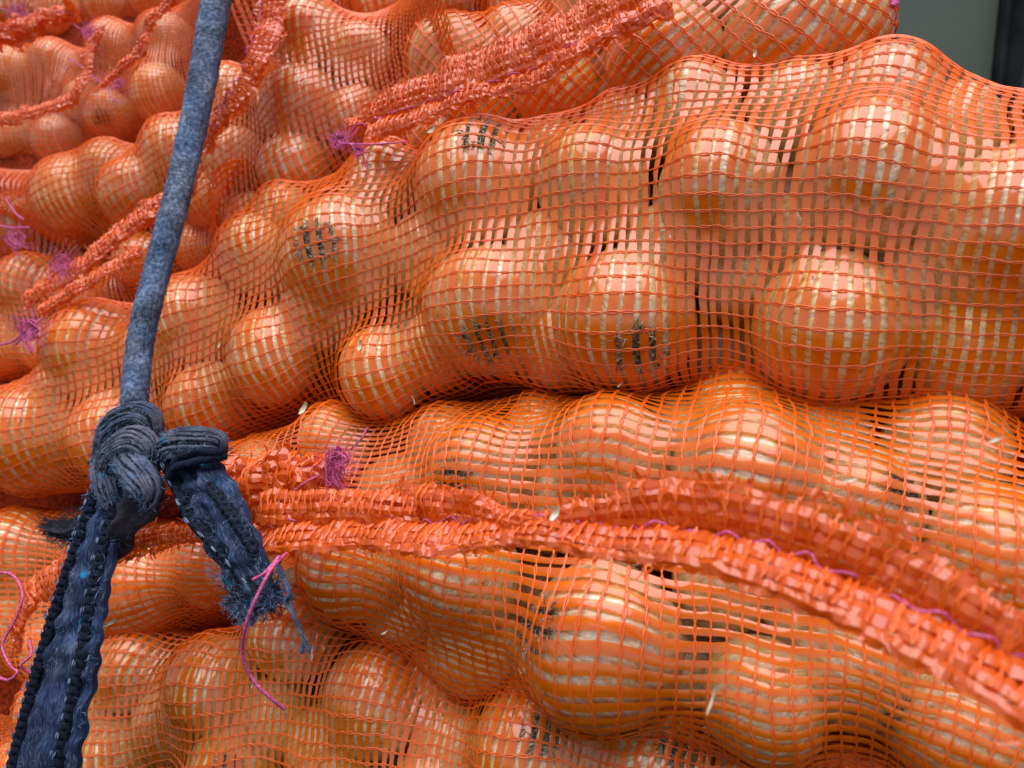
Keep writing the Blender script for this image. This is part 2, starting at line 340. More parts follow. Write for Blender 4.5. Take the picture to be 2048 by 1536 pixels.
def netting(sheet, parent, along='t', ptape=0.0056, pthread=0.0076, wtape=0.60, ang=0.0, shear=0.0, warp=0.0011, seed=0,
            single=True, hem=False, mt=None, strand=0.00030, lens=0.00050, name='tape', rng=None, keep=None, kw=0.0012):
    """tapes run along t (or s); knitted double threads run across them"""
    mt = mt or M_TAPE
    Ls, Lt = sheet.Ls, sheet.Lt; lo_s, hi_s, lo_t, hi_t = (0, Ls, 0, Lt) if rng is None else (rng[0] * Ls, rng[1] * Ls, rng[2] * Lt, rng[3] * Lt)
    ca, sa = math.cos(R(ang)), math.sin(R(ang)); cs, ct = (lo_s + hi_s) / 2, (lo_t + hi_t) / 2
    half = (hi_s - lo_s) / 2 + (hi_t - lo_t) / 2 if (ang or shear) else max(hi_s - lo_s, hi_t - lo_t) / 2
    if ang == 0 and shear == 0:
        ha, hb = ((hi_t - lo_t) / 2, (hi_s - lo_s) / 2) if along == 't' else ((hi_s - lo_s) / 2, (hi_t - lo_t) / 2)
    else: ha = hb = half * 1.05
    w1 = Noise(0.075, 12, seed + 1); w2 = Noise(0.06, 12, seed + 2); w3 = Noise(0.012, 14, seed + 3); w4 = Noise(0.02, 14, seed + 4)
    def M(a, b):                  # net coords (a along tape, b across) -> sheet coords
        a2 = a + warp * w1(a, b) + 0.35 * warp * w4(a, b); b2 = b + warp * w2(a, b) + 0.10 * warp * w3(a, b)
        u = a2 + shear * b2; v = b2
        x, y = (v, u) if along == 't' else (u, v)
        return cs + ca * x - sa * y, ct + sa * x + ca * y
    nb = int(hb / ptape); na_ = int(2 * ha / (pthread * (0.25 if hem else 0.5))) + 1
    a = np.linspace(-ha, ha, na_)
    def runs(ok):
        r = []; st = None
        for k, v in enumerate(ok):
            if v and st is None: st = k
            if (not v) and st is not None:
                if k - st > 2: r.append((st, k))
                st = None
        if st is not None and len(ok) - st > 2: r.append((st, len(ok)))
        return r
    rr = np.random.RandomState(seed + 77)
    wn = Noise(0.02, 10, seed + 9)
    def inside(S, T): return (S >= lo_s) & (S <= hi_s) & (T >= lo_t) & (T <= hi_t)
    G = Geo()
    for k in range(-nb, nb + 1):
        b0 = k * ptape + rr.randn() * 0.00025
        S0, T0 = M(a, np.full_like(a, b0)); ok = inside(S0, T0)
        for st, en in runs(ok):
            aa = a[st:en]; nn = len(aa)
            wd = ptape * wtape * (1 + 0.10 * rr.randn()) * (1 - 0.42 * (wn(aa * 1.0, b0 * 6) > 0.75) * rr.rand())
            wd = np.convolve(np.pad(np.broadcast_to(wd, (nn,)), 1, mode='edge'), [0.25, 0.5, 0.25], 'valid')
            jit = rr.randn(nn) * 0.00010
            if hem:
                cell = np.round(aa / pthread - 0.5).astype(int); cell -= cell.min(); pk = rr.rand(cell.max() + 2); pt_ = rr.randn(cell.max() + 2)
                sn = np.abs(np.sin(aa / pthread * np.pi)); wd = ptape * wtape * (0.62 + 0.42 * sn * (0.7 + 0.5 * pk[cell]))
            cols = []
            for q in (-0.5, 0.0, 0.5):
                Sx, Tx = M(aa, b0 + q * wd + jit); p, nr = sheet.ev(Sx, Tx)
                tw = 0.00022 * wn(aa * 3 + 9, b0 * 50 + 3)
                h = 0.0002 + (0.00035 if q == 0 else 0) + q * tw * 2
                if hem: h = h + sn * (0.0005 + 0.0006 * pk[cell]) + q * 0.0007 * pt_[cell] * sn + (0.0002 if q == 0 else 0)
                cols.append(p + nr * np.broadcast_to(h, (nn,))[:, None])
            V = np.stack(cols, 1); U = np.stack(np.broadcast_arrays(aa[:, None] * 1.0 + k * 0.37, np.array([0, 0.5, 1.0])[None, :] * 0.004 + k * 0.11), -1)
            g = Geo() if single else G
            g.add(V, gridF(nn, 3), U)
            if single: g.build(name, mt, parent, True)
    if not single and G.n: tag(G.build(name, mt, parent, not hem), kind='stuff')
    # threads
    g = Geo(); nth = int(ha / pthread); per = 4
    nbs = int(2 * nb * per) + 1; b = (np.arange(nbs) / per - nb) * ptape - ptape / 2
    for k in range(-nth, nth + 1):
        a0 = k * pthread + rr.randn() * 0.0002
        for sg in (-1, 1):
            offa = sg * lens * np.sin((b + ptape / 2) / ptape * np.pi) * (0.75 + 0.5 * rr.rand(nbs))
            S0, T0 = M(a0 + offa, b); ok = inside(S0, T0)
            for st, en in runs(ok):
                bb = b[st:en]; nn = len(bb); cols = []
                for q, hh in ((-1, 0.0003), (0, 0.0003 + strand * 1.5), (1, 0.0003)):
                    Sx, Tx = M(a0 + offa[st:en] + q * strand, bb); p, nr = sheet.ev(Sx, Tx)
                    cols.append(p + nr * (hh + 0.0003 * (1 + sg * 0.3) + (0.0006 if hem else 0)))
                V = np.stack(cols, 1); U = np.stack(np.broadcast_arrays(bb[:, None] * 1.0, np.array([0, .5, 1])[None, :] * 0.001 + k * 0.1), -1)
                g.add(V, gridF(nn, 3), U)
    if g.n: tag(g.build('knitted_thread', M_THREAD, parent, True), kind='stuff')

# ------------------------------------------------------------------ onions
def onion_mesh(seed, elong):
    nu, nv = 36, 22; V = []
    r = np.random.RandomState(seed); ph = np.linspace(0, 2 * np.pi, nu, endpoint=False); th = np.linspace(0.004, np.pi - 0.004, nv)
    TH, PH = np.meshgrid(th, ph, indexing='ij')
    rr = 1 + 0.022 * np.sin(2 * PH + r.rand() * 6 + TH) + 0.018 * np.sin(3 * PH + r.rand() * 6) + 0.01 * np.sin(5 * PH + r.rand() * 6) * np.sin(TH) + 0.008 * r.randn(nv, nu) * np.sin(TH)
    neck = 0.12 * np.exp(-(TH / 0.26) ** 2)
    dent = -0.05 * np.exp(-((np.pi - TH) / 0.22) ** 2)
    rad = (rr + 0) * np.sin(TH); z = np.cos(TH) * (1 + dent) + neck
    V = np.stack([rad * np.cos(PH), rad * np.sin(PH), z], -1)
    F = gridF(nv, nu, True)
    return make_mesh('onion', V.reshape(-1, 3), F, True)
OM = [onion_mesh(i, 1) for i in range(5)]
for m_ in OM: m_.materials.append(M_ONION)
def hair_mesh(seed, n=130, L=0.40):
    r = np.random.RandomState(seed); g = Geo()
    for k in range(n):
        a = r.rand() * 6.283; q = 0.16 * math.sqrt(r.rand()); p = np.array([q * math.cos(a), q * math.sin(a), -0.93])
        d = np.array([math.cos(a + r.randn() * 0.7), math.sin(a + r.randn() * 0.7), -0.25]); pts = [p.copy()]
        for t in range(6):
            d = nrm(d + r.randn(3) * 0.45); d[2] = np.clip(d[2], -0.25, 0.35); p = p + d * L / 6 * (0.5 + r.rand() * 0.7)
            rr = math.hypot(p[0], p[1]); zs = -math.sqrt(max(0, 1.0 - min(rr, 0.99) ** 2)); p[2] = min(max(p[2], zs - 0.10), zs + 0.0) ; pts.append(p.copy())
        tube_geo(g, pts, 0.0095, 3, up=np.array([0, 0, 1.0]), cap=True)
    me = make_mesh('root_tuft', np.vstack(g.V), np.vstack(g.F), True); me.materials.append(M_ROOT); return me
HM = [hair_mesh(i) for i in range(4)]
def disc_mesh():
    g = Geo(); t = np.linspace(0, 1, 5); a = np.linspace(0, 6.283, 18, endpoint=False); r = np.random.RandomState(3)
    V = np.stack([np.outer(t * 0.19, np.cos(a)), np.outer(t * 0.19, np.sin(a)), np.repeat((-0.985 + 0.05 * t ** 2)[:, None], 18, 1) + r.randn(5, 18) * 0.012 - 0.02], -1)
    V[1:, :, :2] *= (1 + 0.18 * r.randn(4, 18, 1))
    g.add(V, gridF(5, 18, True)); me = make_mesh('root_plate', V.reshape(-1, 3), gridF(5, 18, True)); me.materials.append(M_ROOTD); return me
DM = disc_mesh()
def neck_mesh(seed):
    g = Geo(); r = np.random.RandomState(seed)
    for k in range(7):
        a = r.rand() * 6.28; p = np.array([0.06 * math.cos(a), 0.06 * math.sin(a), 1.0]); d = np.array([0.3 * math.cos(a), 0.3 * math.sin(a), 0.5]); pts = [p]
        for t in range(4): d = d + r.randn(3) * 0.25; p = p + nrm(d) * 0.05; pts.append(p)
        tube_geo(g, pts, np.linspace(0.06, 0.025, 5), 5, 0.35, up=np.array([1.0, 0.3, 0]))
    me = make_mesh('dry_neck', np.vstack(g.V), np.vstack(g.F), True); me.materials.append(M_NECK); return me
NM = [neck_mesh(i) for i in range(2)]

def basis(z):
    z = nrm(np.asarray(z, float)); a = nrm(np.cross(z, CR + 0.13 * CF)); return np.stack([a, np.cross(z, a), z], 1)
ORD = ['first', 'second', 'third', 'fourth', 'fifth', 'sixth', 'seventh', 'eighth', 'ninth', 'tenth', 'eleventh', 'twelfth', 'thirteenth', 'fourteenth', 'fifteenth', 'sixteenth', 'seventeenth', 'eighteenth', 'nineteenth', 'twentieth', 'twenty-first', 'twenty-second']
def place_onions(lst, off, sackname, group, rows, seed=0, deep=None):
    """lst: (px,py,rpx,row,[dz],[root: view-direction of the root end in image (x right, y down, z to camera)],[look])"""
    r = random.Random(seed); out = []
    for row in rows:
        items = sorted([q for q in lst if q[3] == row], key=lambda q: q[0])
        for k, q in enumerate(items):
            px, py, rp = q[:3]; dz = q[4] if len(q) > 4 else 0.0; rd = q[5] if len(q) > 5 else None; look = q[6] if len(q) > 6 else None
            d = float(Dw(px, py)) + off + dz; c = P(px, py, d); rad = rp * 1.07 * d / FPX
            if rd is None:
                sdn = r.choice([-1, 1]); z = CR * sdn * r.uniform(0.6, 1) + CU * r.uniform(-0.6, 0.6) + CF * r.uniform(0.1, 0.7)
            else: z = -(CR * rd[0] - CU * rd[1] - CF * rd[2])
            B = basis(z); al = r.uniform(0.84, 1.0)
            sc = rad * np.array([1.0, r.uniform(0.96, 1.02), al])
            o = bpy.data.objects.new('onion', OM[r.randrange(5)])
            o.matrix_world = Matrix.Translation(c) @ Matrix(B.tolist()).to_4x4() @ Matrix.Diagonal((*sc, 1)); COL.objects.link(o)
            adj = look or ('dark rooted onion' if rd is not None else 'golden onion')
            tag(o, f'{adj}, {ORD[k]} from left in {row} row of the {sackname}', 'onion', group)
            if rd is not None:
                for me, nm in ((HM[r.randrange(4)], 'root_tuft'), (DM, 'root_plate')):
                    h = bpy.data.objects.new(nm, me); h.parent = o; COL.objects.link(h)
            else:
                h = bpy.data.objects.new('dry_neck', NM[r.randrange(2)]); h.parent = o; COL.objects.link(h)
            out.append(dict(c=c, R=B, s=sc))
    return out
def deep_onions(xs, off, sackname, group, seed):
    """the layer behind, glimpsed through the gaps"""
    r = random.Random(seed)
    for k, (px, py, rp) in enumerate(sorted(xs)):
        d = float(Dw(px, py)) + off + 0.062 + r.uniform(-0.005, 0.01); c = P(px, py, d); rad = rp * d / FPX
        B = basis((r.uniform(-1, 1), r.uniform(-1, 1), r.uniform(-1, 1))); sc = rad * np.array([1, 1, r.uniform(0.88, 1)])
        o = bpy.data.objects.new('onion', OM[r.randrange(5)])
        o.matrix_world = Matrix.Translation(c) @ Matrix(B.tolist()).to_4x4() @ Matrix.Diagonal((*sc, 1)); COL.objects.link(o)
        tag(o, f'shadowed onion deep in the {sackname}, {ORD[k]} from left in its rear layer', 'onion', group)
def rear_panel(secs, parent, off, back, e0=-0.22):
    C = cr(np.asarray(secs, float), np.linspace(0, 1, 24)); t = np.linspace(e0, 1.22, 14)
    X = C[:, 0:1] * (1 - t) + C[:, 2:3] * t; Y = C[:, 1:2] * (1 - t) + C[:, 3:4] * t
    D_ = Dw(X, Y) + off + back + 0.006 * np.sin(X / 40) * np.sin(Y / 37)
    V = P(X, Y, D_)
    obj('rear_shade_netting', V.reshape(-1, 3), gridF(24, 14), M_REAR, parent)  # plain opaque sheet past the sack edges, its dark colour shades the crevices

# ------------------------------------------------------------------ hems, threads
class Curve(Sheet):
    """hem: spine of (px,py,halfwidth px, offset m); a gathered folded band across the spine"""
    def __init__(s, spine, seed=0, ruf=0.004, off=0.0, lift=0.010, tilt=0.0, wave=0.016, tube=0.35, dn=0.0, lay=1.0):
        sp = np.asarray(spine, float); C = cr(sp, np.linspace(0, 1, 400))
        pos = P(C[:, 0], C[:, 1], Dw(C[:, 0], C[:, 1]) + off + C[:, 3]); hw = C[:, 2] * (Dw(C[:, 0], C[:, 1]) + off + C[:, 3]) / FPX
        L = np.concatenate([[0], np.cumsum(np.linalg.norm(np.diff(pos, axis=0), axis=1))]); s.Ls = L[-1]
        n = int(s.Ls / 0.0022) + 4; t = np.linspace(0, L[-1], n)
        pos = np.stack([np.interp(t, L, pos[:, k]) for k in range(3)], -1); hw = np.interp(t, L, hw)
        T = nrm(np.gradient(pos, axis=0)); Nn = nrm(WN - (T @ WN)[:, None] * T); B = np.cross(T, Nn)
        if (B @ CU).mean() > 0: B = -B       # B points down the picture
        m = 20; v = np.linspace(0, 1, m)
        n1 = Noise(wave, 10, seed); n2 = Noise(wave * 0.6, 10, seed + 1); n3 = Noise(wave * 2.2, 10, seed + 2)
        S, Vv = np.meshgrid(t, v, indexing='ij')
        x = (Vv * 2 - 1); edge = np.abs(x) ** 1.5
        h = 1.3 * ruf * n3(S, x * 0.004) + lift * (0.35 - x * x * 0.25) + tube * hw[:, None] * np.sqrt(np.clip(1 - x ** 2, 0, 1)) + ruf * n1(S, x * 0.006 + seed) * (0.45 + edge) + tilt * x * hw[:, None]
        lat = x * hw[:, None] * (1 + 0.12 * n3(S, S * 0)) + ruf * 0.6 * n2(S, x * 0.004) * edge + dn
        al = ruf * 0.5 * n2(S + 5, x * 0.01)
        G = pos[:, None] + Nn[:, None] * h[..., None] + B[:, None] * lat[..., None] + T[:, None] * al[..., None]
        s.Lt = 2 * hw.mean() * (1 + tube * 0.4) * lay; s.flip = None; s.set(G); s.pos, s.T, s.N, s.B, s.hw = pos, T, Nn, B, hw
def hem(spine, parent, seed=0, stitch=None, fray=120, pt=0.0040, pth=0.0042, label=None, both=True, **kw):
    c = Curve(spine, seed, **kw); e = root('hem', (0, 0, 0), None, None); e.parent = parent
    if label: e['label'] = label
    netting(c, e, 's', pt, pth, 0.90, warp=0.0007, seed=seed, single=False, hem=True, mt=M_HEM, strand=0.00028, lens=0.0005, name='gathered_tape')
    if both:
        c2 = Curve(spine, seed + 40, **{**kw, 'lift': kw.get('lift', 0.010) - 0.0035})
        netting(c2, e, 's', pt * 1.1, pth * 1.15, 1.05, warp=0.0013, seed=seed + 9, single=False, hem=True, mt=M_HEM, strand=0.0003, lens=0.0004, name='under_layer')
    if fray:
        g = Geo(); r = np.random.RandomState(seed + 3)
        for k in range(fray):
            i = r.randint(2, len(c.pos) - 2); sd = r.choice([0, 19]); p = c.G[i, sd]; d = c.B[i] * (1 if sd else -1) + c.T[i] * r.randn() * 0.6 + c.N[i] * r.rand() * 0.6
            ln = 0.002 + 0.004 * r.rand(); q = p + nrm(d) * ln * 0.5 + c.T[i] * r.randn() * 0.0006; e2 = p + nrm(d) * ln + r.randn(3) * 0.0008
            wv = c.T[i] * (0.0003 + 0.0006 * r.rand())
            g.add(np.array([p - wv, p + wv, q - wv, q + wv, e2 - wv * 0.6, e2 + wv * 0.6]), [[0, 1, 3, 2], [2, 3, 5, 4]])
        tag(g.build('frayed_edge', M_HEM, e, False), kind='stuff')
    if stitch is not None:
        g = Geo(); j = stitch * (c.G.shape[1] - 1); j0 = int(j); pts = c.G[:, j0] + c.Nr[:, j0] * 0.0019
        k = np.arange(len(pts)); pts = pts + c.Nr[:, j0] * (0.0016 * np.sin(k * 1.15) - 0.0004)[:, None] + c.B * (0.0004 * np.sin(k * 0.21) + 0.0002 * np.sin(k * 0.5))[:, None]
        tube_geo(g, pts, 0.00042, 5); g.build('stitching_thread', M_PINK, e)
    return c
def strand(g, pts, r=0.0005, sides=5, n=60, taper=False, d=None):
    """pts (px,py,off)"""
    C = cr(np.asarray(pts, float), np.linspace(0, 1, n)); p = P(C[:, 0], C[:, 1], Dw(C[:, 0], C[:, 1]) + C[:, 2])
    tube_geo(g, p, np.linspace(r, r * 0.5, n) if taper else r, sides); return p
def pink(paths, label, r=0.0005, tangle=None, seed=0, grp='loose ends of magenta sewing thread'):
    g = Geo(); rr = np.random.RandomState(seed)
    for p in paths: strand(g, p, r)
    if tangle:
        for (x, y, off, rad, cnt) in tangle:
            for k in range(cnt):
                a = rr.rand() * 6.28; pts = []
                for t in range(9):
                    a += 1.1 + rr.randn() * 0.5; q = rad * rr.rand() ** 0.6
                    pts.append((x + q * math.cos(a), y + q * math.sin(a), off + rr.randn() * 0.003))
                strand(g, pts, r * 0.5, 4, 70)
            for k in range(cnt * 20):     # fuzz
                a = rr.rand() * 6.28; q = rad * (0.7 + 1.7 * rr.rand() ** 2)
                strand(g, [(x, y, off), (x + q * .5 * math.cos(a + .3), y + q * .5 * math.sin(a + .3), off - 0.002), (x + q * math.cos(a), y + q * math.sin(a), off + rr.randn() * .003)], r * 0.17, 3, 10)
    o = g.build('sewing_thread', M_PINK, None, True, org=np.vstack(g.V).mean(0)); tag(o, label, 'thread', grp); return o

SACK = 'net sacks of onions stacked in the pile'
# ------------------------------------------------------------------ background
def box(g, x0, x1, y0, y1, z0, z1):
    V = np.array([[x, y, z] for x in (x0, x1) for y in (y0, y1) for z in (z0, z1)], float)
    g.add(V, [[0, 1, 3, 2], [4, 6, 7, 5], [0, 4, 5, 1], [2, 3, 7, 6], [0, 2, 6, 4], [1, 5, 7, 3]])
def bevelled(name, dims, m_, parent, bev=0.004):
    g = Geo(); box(g, *dims); o = g.build(name, m_, parent, False); b = o.modifiers.new('bevel', 'BEVEL'); b.width = bev; b.segments = 3; return o
M_WALL = simple('grey_green_painted_panel', (0.125, 0.135, 0.085), (0.15, 0.162, 0.10), 3, 0.32, 0.5, 0.05, 0.001)
M_DARK = simple('dark_charcoal_frame', (0.012, 0.014, 0.013), (0.03, 0.034, 0.032), 20, 0.5, 0.4, 0.05)
e = root('painted_door', (0.55, 1.55, 0), 'smooth grey green painted door leaf standing behind the sacks at the upper right', 'door')
xg = 0.919                        # where the leaf stops
bevelled('door_leaf', (-2.2, xg - .55, 0, 0.04, 0, 2.6), M_WALL, e)
e = root('door_post', (1.1, 1.5, 0), 'dark charcoal upright post beside the grey green door at the right edge', 'post')
bevelled('post', (-0.166, 1.2, -0.02, 0.10, 0, 2.6), M_DARK, e)
bevelled('rebate', (-0.178, -0.1675, 0.03, 0.09, 0, 2.6), M_DARK, e, 0.001)

# ------------------------------------------------------------------ the sacks
def sack(key, label, secs, onions, rows, off=0, deep=(), net={}, sh={}, seed=0, group_on=None, loc=None):
    e = root('onion_sack', tuple(P(*loc)) if loc else (0, 0, 0), label, 'sack', SACK)
    hold = bpy.data.objects.new('tmp', None)
    ons = place_onions(onions, off, key, 'onions in the ' + key, rows, seed)
    if deep: deep_onions(deep, off, key, 'half hidden onions of the ' + key, seed + 5)
    s = Sheet(secs, ons, off=off, seed=seed, **sh)
    e.location = (0, 0, 0)
    netting(s, e, seed=seed, **net)
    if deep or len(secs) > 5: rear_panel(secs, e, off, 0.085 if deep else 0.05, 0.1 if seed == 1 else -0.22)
    return e, s

DN, UP, LF, RT = (0.1, 0.6, 0.9), (0, -0.7, 0.7), (-0.8, 0.3, 0.6), (0.7, 0.3, 0.7)
# big middle sack
S1, sh1 = sack('big middle sack', 'large orange net sack of onions lying across the middle of the pile, upright tapes',
    [(-160, 800, -160, 930), (40, 700, 10, 985), (200, 640, 150, 1000), (340, 590, 330, 960), (480, 500, 470, 870), (640, 400, 640, 810), (850, 320, 840, 815), (1050, 305, 1010, 775),
     (1250, 240, 1200, 755), (1500, 180, 1450, 745), (1760, 160, 1650, 775), (2000, 260, 1900, 790), (2330, 380, 2280, 830)],
    [(190, 700, 92, 'upper'), (400, 640, 88, 'upper', 0.004), (520, 510, 78, 'upper', 0.008), (685, 510, 116, 'upper', -0.009, (-0.25, -0.05, 0.95)), (960, 370, 120, 'upper', -0.009, (0.05, -0.55, 0.8)),
     (1185, 375, 114, 'upper', -0.009), (1385, 230, 95, 'upper', 0.008), (1440, 385, 128, 'upper', -0.014), (1768, 208, 108, 'upper', 0.004), (1745, 355, 150, 'upper', -0.014), (2015, 465, 168, 'upper', -0.010), (2290, 480, 130, 'upper'), (2150, 320, 115, 'upper', 0.008),
     (75, 875, 105, 'lower'), (240, 870, 90, 'lower', 0.01), (420, 810, 82, 'lower', 0.004), (545, 715, 96, 'lower', -0.004), (770, 745, 88, 'lower'), (985, 625, 130, 'lower', -0.008, (-0.05, 0.5, 0.85)), (1250, 640, 133, 'lower', -0.010, (0.05, 0.45, 0.88)),
     (1660, 655, 142, 'lower', -0.006), (1480, 560, 80, 'lower', 0.016), (1940, 700, 120, 'lower', 0.008), (2200, 690, 120, 'lower'),
     (570, 430, 58, 'upper', 0.012), (775, 365, 76, 'upper', 0.014), (1105, 325, 78, 'upper', 0.014), (1245, 270, 78, 'upper', 0.014), (1590, 225, 90, 'upper', 0.014), (1905, 270, 95, 'upper', 0.012),
     (315, 700, 66, 'middle', 0.010), (860, 510, 84, 'middle', 0.007), (1095, 515, 92, 'middle', 0.009), (1335, 505, 96, 'middle', 0.007), (640, 625, 76, 'middle', 0.007), (875, 700, 78, 'middle', 0.007), (1115, 690, 84, 'middle', 0.009), (1600, 480, 92, 'middle', 0.007), (1830, 560, 100, 'middle', 0.007)],
    ['upper', 'lower', 'middle'],
    deep=[(300, 740, 90), (620, 640, 90), (840, 520, 100), (860, 680, 100), (1090, 500, 110), (1130, 300, 90), (1320, 520, 110), (1590, 400, 110), (1600, 240, 100), (1850, 560, 120), (2100, 600, 120), (1450, 700, 100), (140, 780, 80), (1900, 500, 110)],
    net=dict(along='t', ptape=0.0058, pthread=0.0074, wtape=0.62), sh=dict(bulge=0.085, back=0.035, wr=0.0004, fill=1.0), seed=1)
# lower sack with the folded, sewn mouth
S2, sh2 = sack('lower right sack', 'orange net sack of onions with a wide sewn mouth seam, below the large middle sack',
    [(500, 930, 500, 1010), (600, 880, 560, 1080), (720, 860, 680, 1200), (850, 870, 830, 1260), (1050, 850, 1030, 1350), (1250, 820, 1240, 1410), (1500, 810, 1450, 1450), (1750, 850, 1700, 1480), (2000, 900, 1950, 1540), (2360, 1000, 2330, 1720)],
    [(670, 885, 72, 'upper', 0.006), (525, 930, 52, 'upper', 0.006), (900, 900, 85, 'upper', 0.012), (970, 950, 108, 'upper', -0.012, (-0.5, 0.0, 0.85)), (1225, 905, 108, 'upper', -0.014), (1480, 840, 100, 'upper', 0.016),
     (1500, 955, 150, 'upper', -0.012), (1740, 1005, 104, 'upper', -0.014, (0.2, -0.4, 0.9)), (1890, 900, 115, 'upper', 0.01), (2010, 1120, 150, 'upper', -0.01), (2230, 1080, 150, 'upper'),
     (715, 1130, 108, 'lower', -0.014), (925, 1150, 116, 'lower', -0.018), (950, 1290, 95, 'lower', 0.004), (1205, 1290, 156, 'lower', -0.026, (-0.85, -0.35, 0.35)), (1440, 1170, 95, 'lower', 0.004),
     (1525, 1400, 122, 'lower', -0.014), (1720, 1330, 130, 'lower', -0.004, (0.3, 0.5, 0.8)), (1930, 1450, 140, 'lower', -0.004), (2200, 1560, 170, 'lower'),
     (800, 990, 80, 'middle', 0.012), (1100, 1010, 90, 'middle', 0.02), (1350, 1010, 100, 'middle', 0.02), (1640, 1140, 110, 'middle', 0.010), (1840, 1200, 120, 'middle', 0.008), (810, 1235, 78, 'lower', 0.022), (1065, 1345, 70, 'lower', 0.024), (1365, 1350, 85, 'lower', 0.026), (1620, 1240, 90, 'middle', 0.016), (1640, 880, 95, 'upper', 0.012), (1080, 860, 70, 'upper', 0.014), (1350, 880, 80, 'upper', 0.014)],
    ['upper', 'lower', 'middle'],
    deep=[(900, 1020, 90), (1230, 1060, 100), (1480, 1180, 100), (1720, 1180, 100), (1280, 1330, 100), (1440, 1290, 100), (1060, 1180, 90), (1560, 860, 80), (2050, 1300, 120)],
    net=dict(along='s', ptape=0.0058, pthread=0.0064, warp=0.0017), sh=dict(bulge=0.085, back=0.045, pull=0.00012, fill=0.55), seed=2)
# bottom sack
S4, sh4 = sack('bottom sack', 'orange net sack of onions at the bottom of the pile, below the folded seam',
    [(-220, 1390, -330, 1830), (-20, 1400, -100, 1840), (150, 1350, 50, 1850), (350, 1270, 260, 1850), (600, 1220, 520, 1850), (800, 1280, 750, 1850), (1000, 1370, 950, 1850), (1250, 1440, 1200, 1850), (1500, 1480, 1450, 1850), (1750, 1520, 1700, 1900), (2150, 1600, 2100, 2000)],
    [(120, 1420, 75, 'upper', 0.004), (265, 1340, 78, 'upper'), (430, 1370, 92, 'upper', -0.006), (590, 1270, 85, 'upper', 0.004), (745, 1400, 105, 'upper', -0.002), (880, 1360, 70, 'upper', 0.02), (1070, 1490, 115, 'upper', -0.002, (0.15, -0.6, 0.8)), (1310, 1540, 112, 'upper', 0, (0.2, -0.7, 0.7)), (1520, 1600, 100, 'upper'), (1690, 1600, 100, 'upper', 0.004), (1900, 1650, 110, 'upper'),
     (60, 1560, 85, 'lower'), (240, 1520, 85, 'lower'), (470, 1540, 88, 'lower', 0, (0.1, -0.4, 0.9)), (680, 1580, 90, 'lower', 0.004), (870, 1600, 95, 'lower'),
     (350, 1440, 78, 'middle', 0.010), (555, 1440, 80, 'middle', 0.010), (650, 1490, 76, 'middle', 0.010), (905, 1490, 90, 'middle', 0.010), (1190, 1490, 90, 'middle', 0.012), (180, 1450, 70, 'middle', 0.008)],
    ['upper', 'lower', 'middle'],
    deep=[(350, 1460, 80), (560, 1430, 80), (620, 1500, 80), (900, 1480, 90), (1190, 1480, 90), (180, 1460, 70), (770, 1520, 80)],
    net=dict(along='t', ptape=0.0044, pthread=0.0060, warp=0.002), sh=dict(bulge=0.075, back=0.045), seed=3, off=0.004)
# lower left sack behind the strap
S5, sh5 = sack('lower left sack', 'orange onion sack behind the flat blue strap, its hem curving down to the left',
    [(-220, 950, -220, 1330), (0, 950, -20, 1400), (120, 960, 110, 1370), (250, 980, 250, 1300), (430, 1040, 430, 1240), (600, 1040, 620, 1220), (760, 1120, 740, 1250)],
    [(40, 1110, 88, 'upper'), (180, 1090, 60, 'upper', 0.02), (430, 1130, 80, 'upper', 0.002), (590, 1130, 75, 'upper', 0.01), (15, 1250, 85, 'lower', 0.006), (290, 1180, 92, 'upper', -0.004), (205, 1265, 70, 'lower', 0.0, (0.2, 0.1, 0.95)), (110, 1300, 70, 'lower', 0.01)],
    ['upper', 'lower'],
    deep=[(360, 1150, 60), (120, 1180, 70), (510, 1190, 60)],
    net=dict(along='s', ptape=0.0044, pthread=0.0056, shear=0.15), sh=dict(bulge=0.07, back=0.04), seed=4, off=0.016)
# upper left-centre sack behind the rope
S3, sh3 = sack('upper middle sack', 'orange onion sack behind the rope, a broad gathered hem curving down its front',
    [(20, 380, 50, 460), (100, 290, 120, 560), (240, 230, 240, 580), (370, 120, 360, 620), (480, 0, 470, 620), (590, -100, 600, 540), (710, -140, 720, 430), (860, -130, 870, 370), (1010, -110, 1020, 320)],
    [(140, 390, 72, 'lower'), (275, 390, 68, 'lower'), (215, 340, 55, 'lower', 0.01), (350, 300, 60, 'upper', 0.0), (455, 190, 55, 'upper', 0.01), (430, 400, 60, 'lower', 0.012), (470, 320, 62, 'lower', 0.0), (590, 340, 72, 'lower', -0.002), (605, 215, 78, 'upper', -0.006), (610, 75, 76, 'upper', -0.01),
     (715, 235, 60, 'lower', 0.01), (720, 110, 60, 'upper', 0.006), (500, 440, 55, 'lower', 0.01), (560, 430, 50, 'lower', 0.012)],
    ['upper', 'lower'],
    deep=[(520, 240, 60), (660, 290, 60), (660, 150, 60), (210, 430, 50), (690, 180, 60)],
    net=dict(along='t', ptape=0.0046, pthread=0.0054, shear=-0.25, strand=0.00024, lens=0.00042), sh=dict(bulge=0.06, back=0.04, fill=0.5), seed=5, off=0.03)
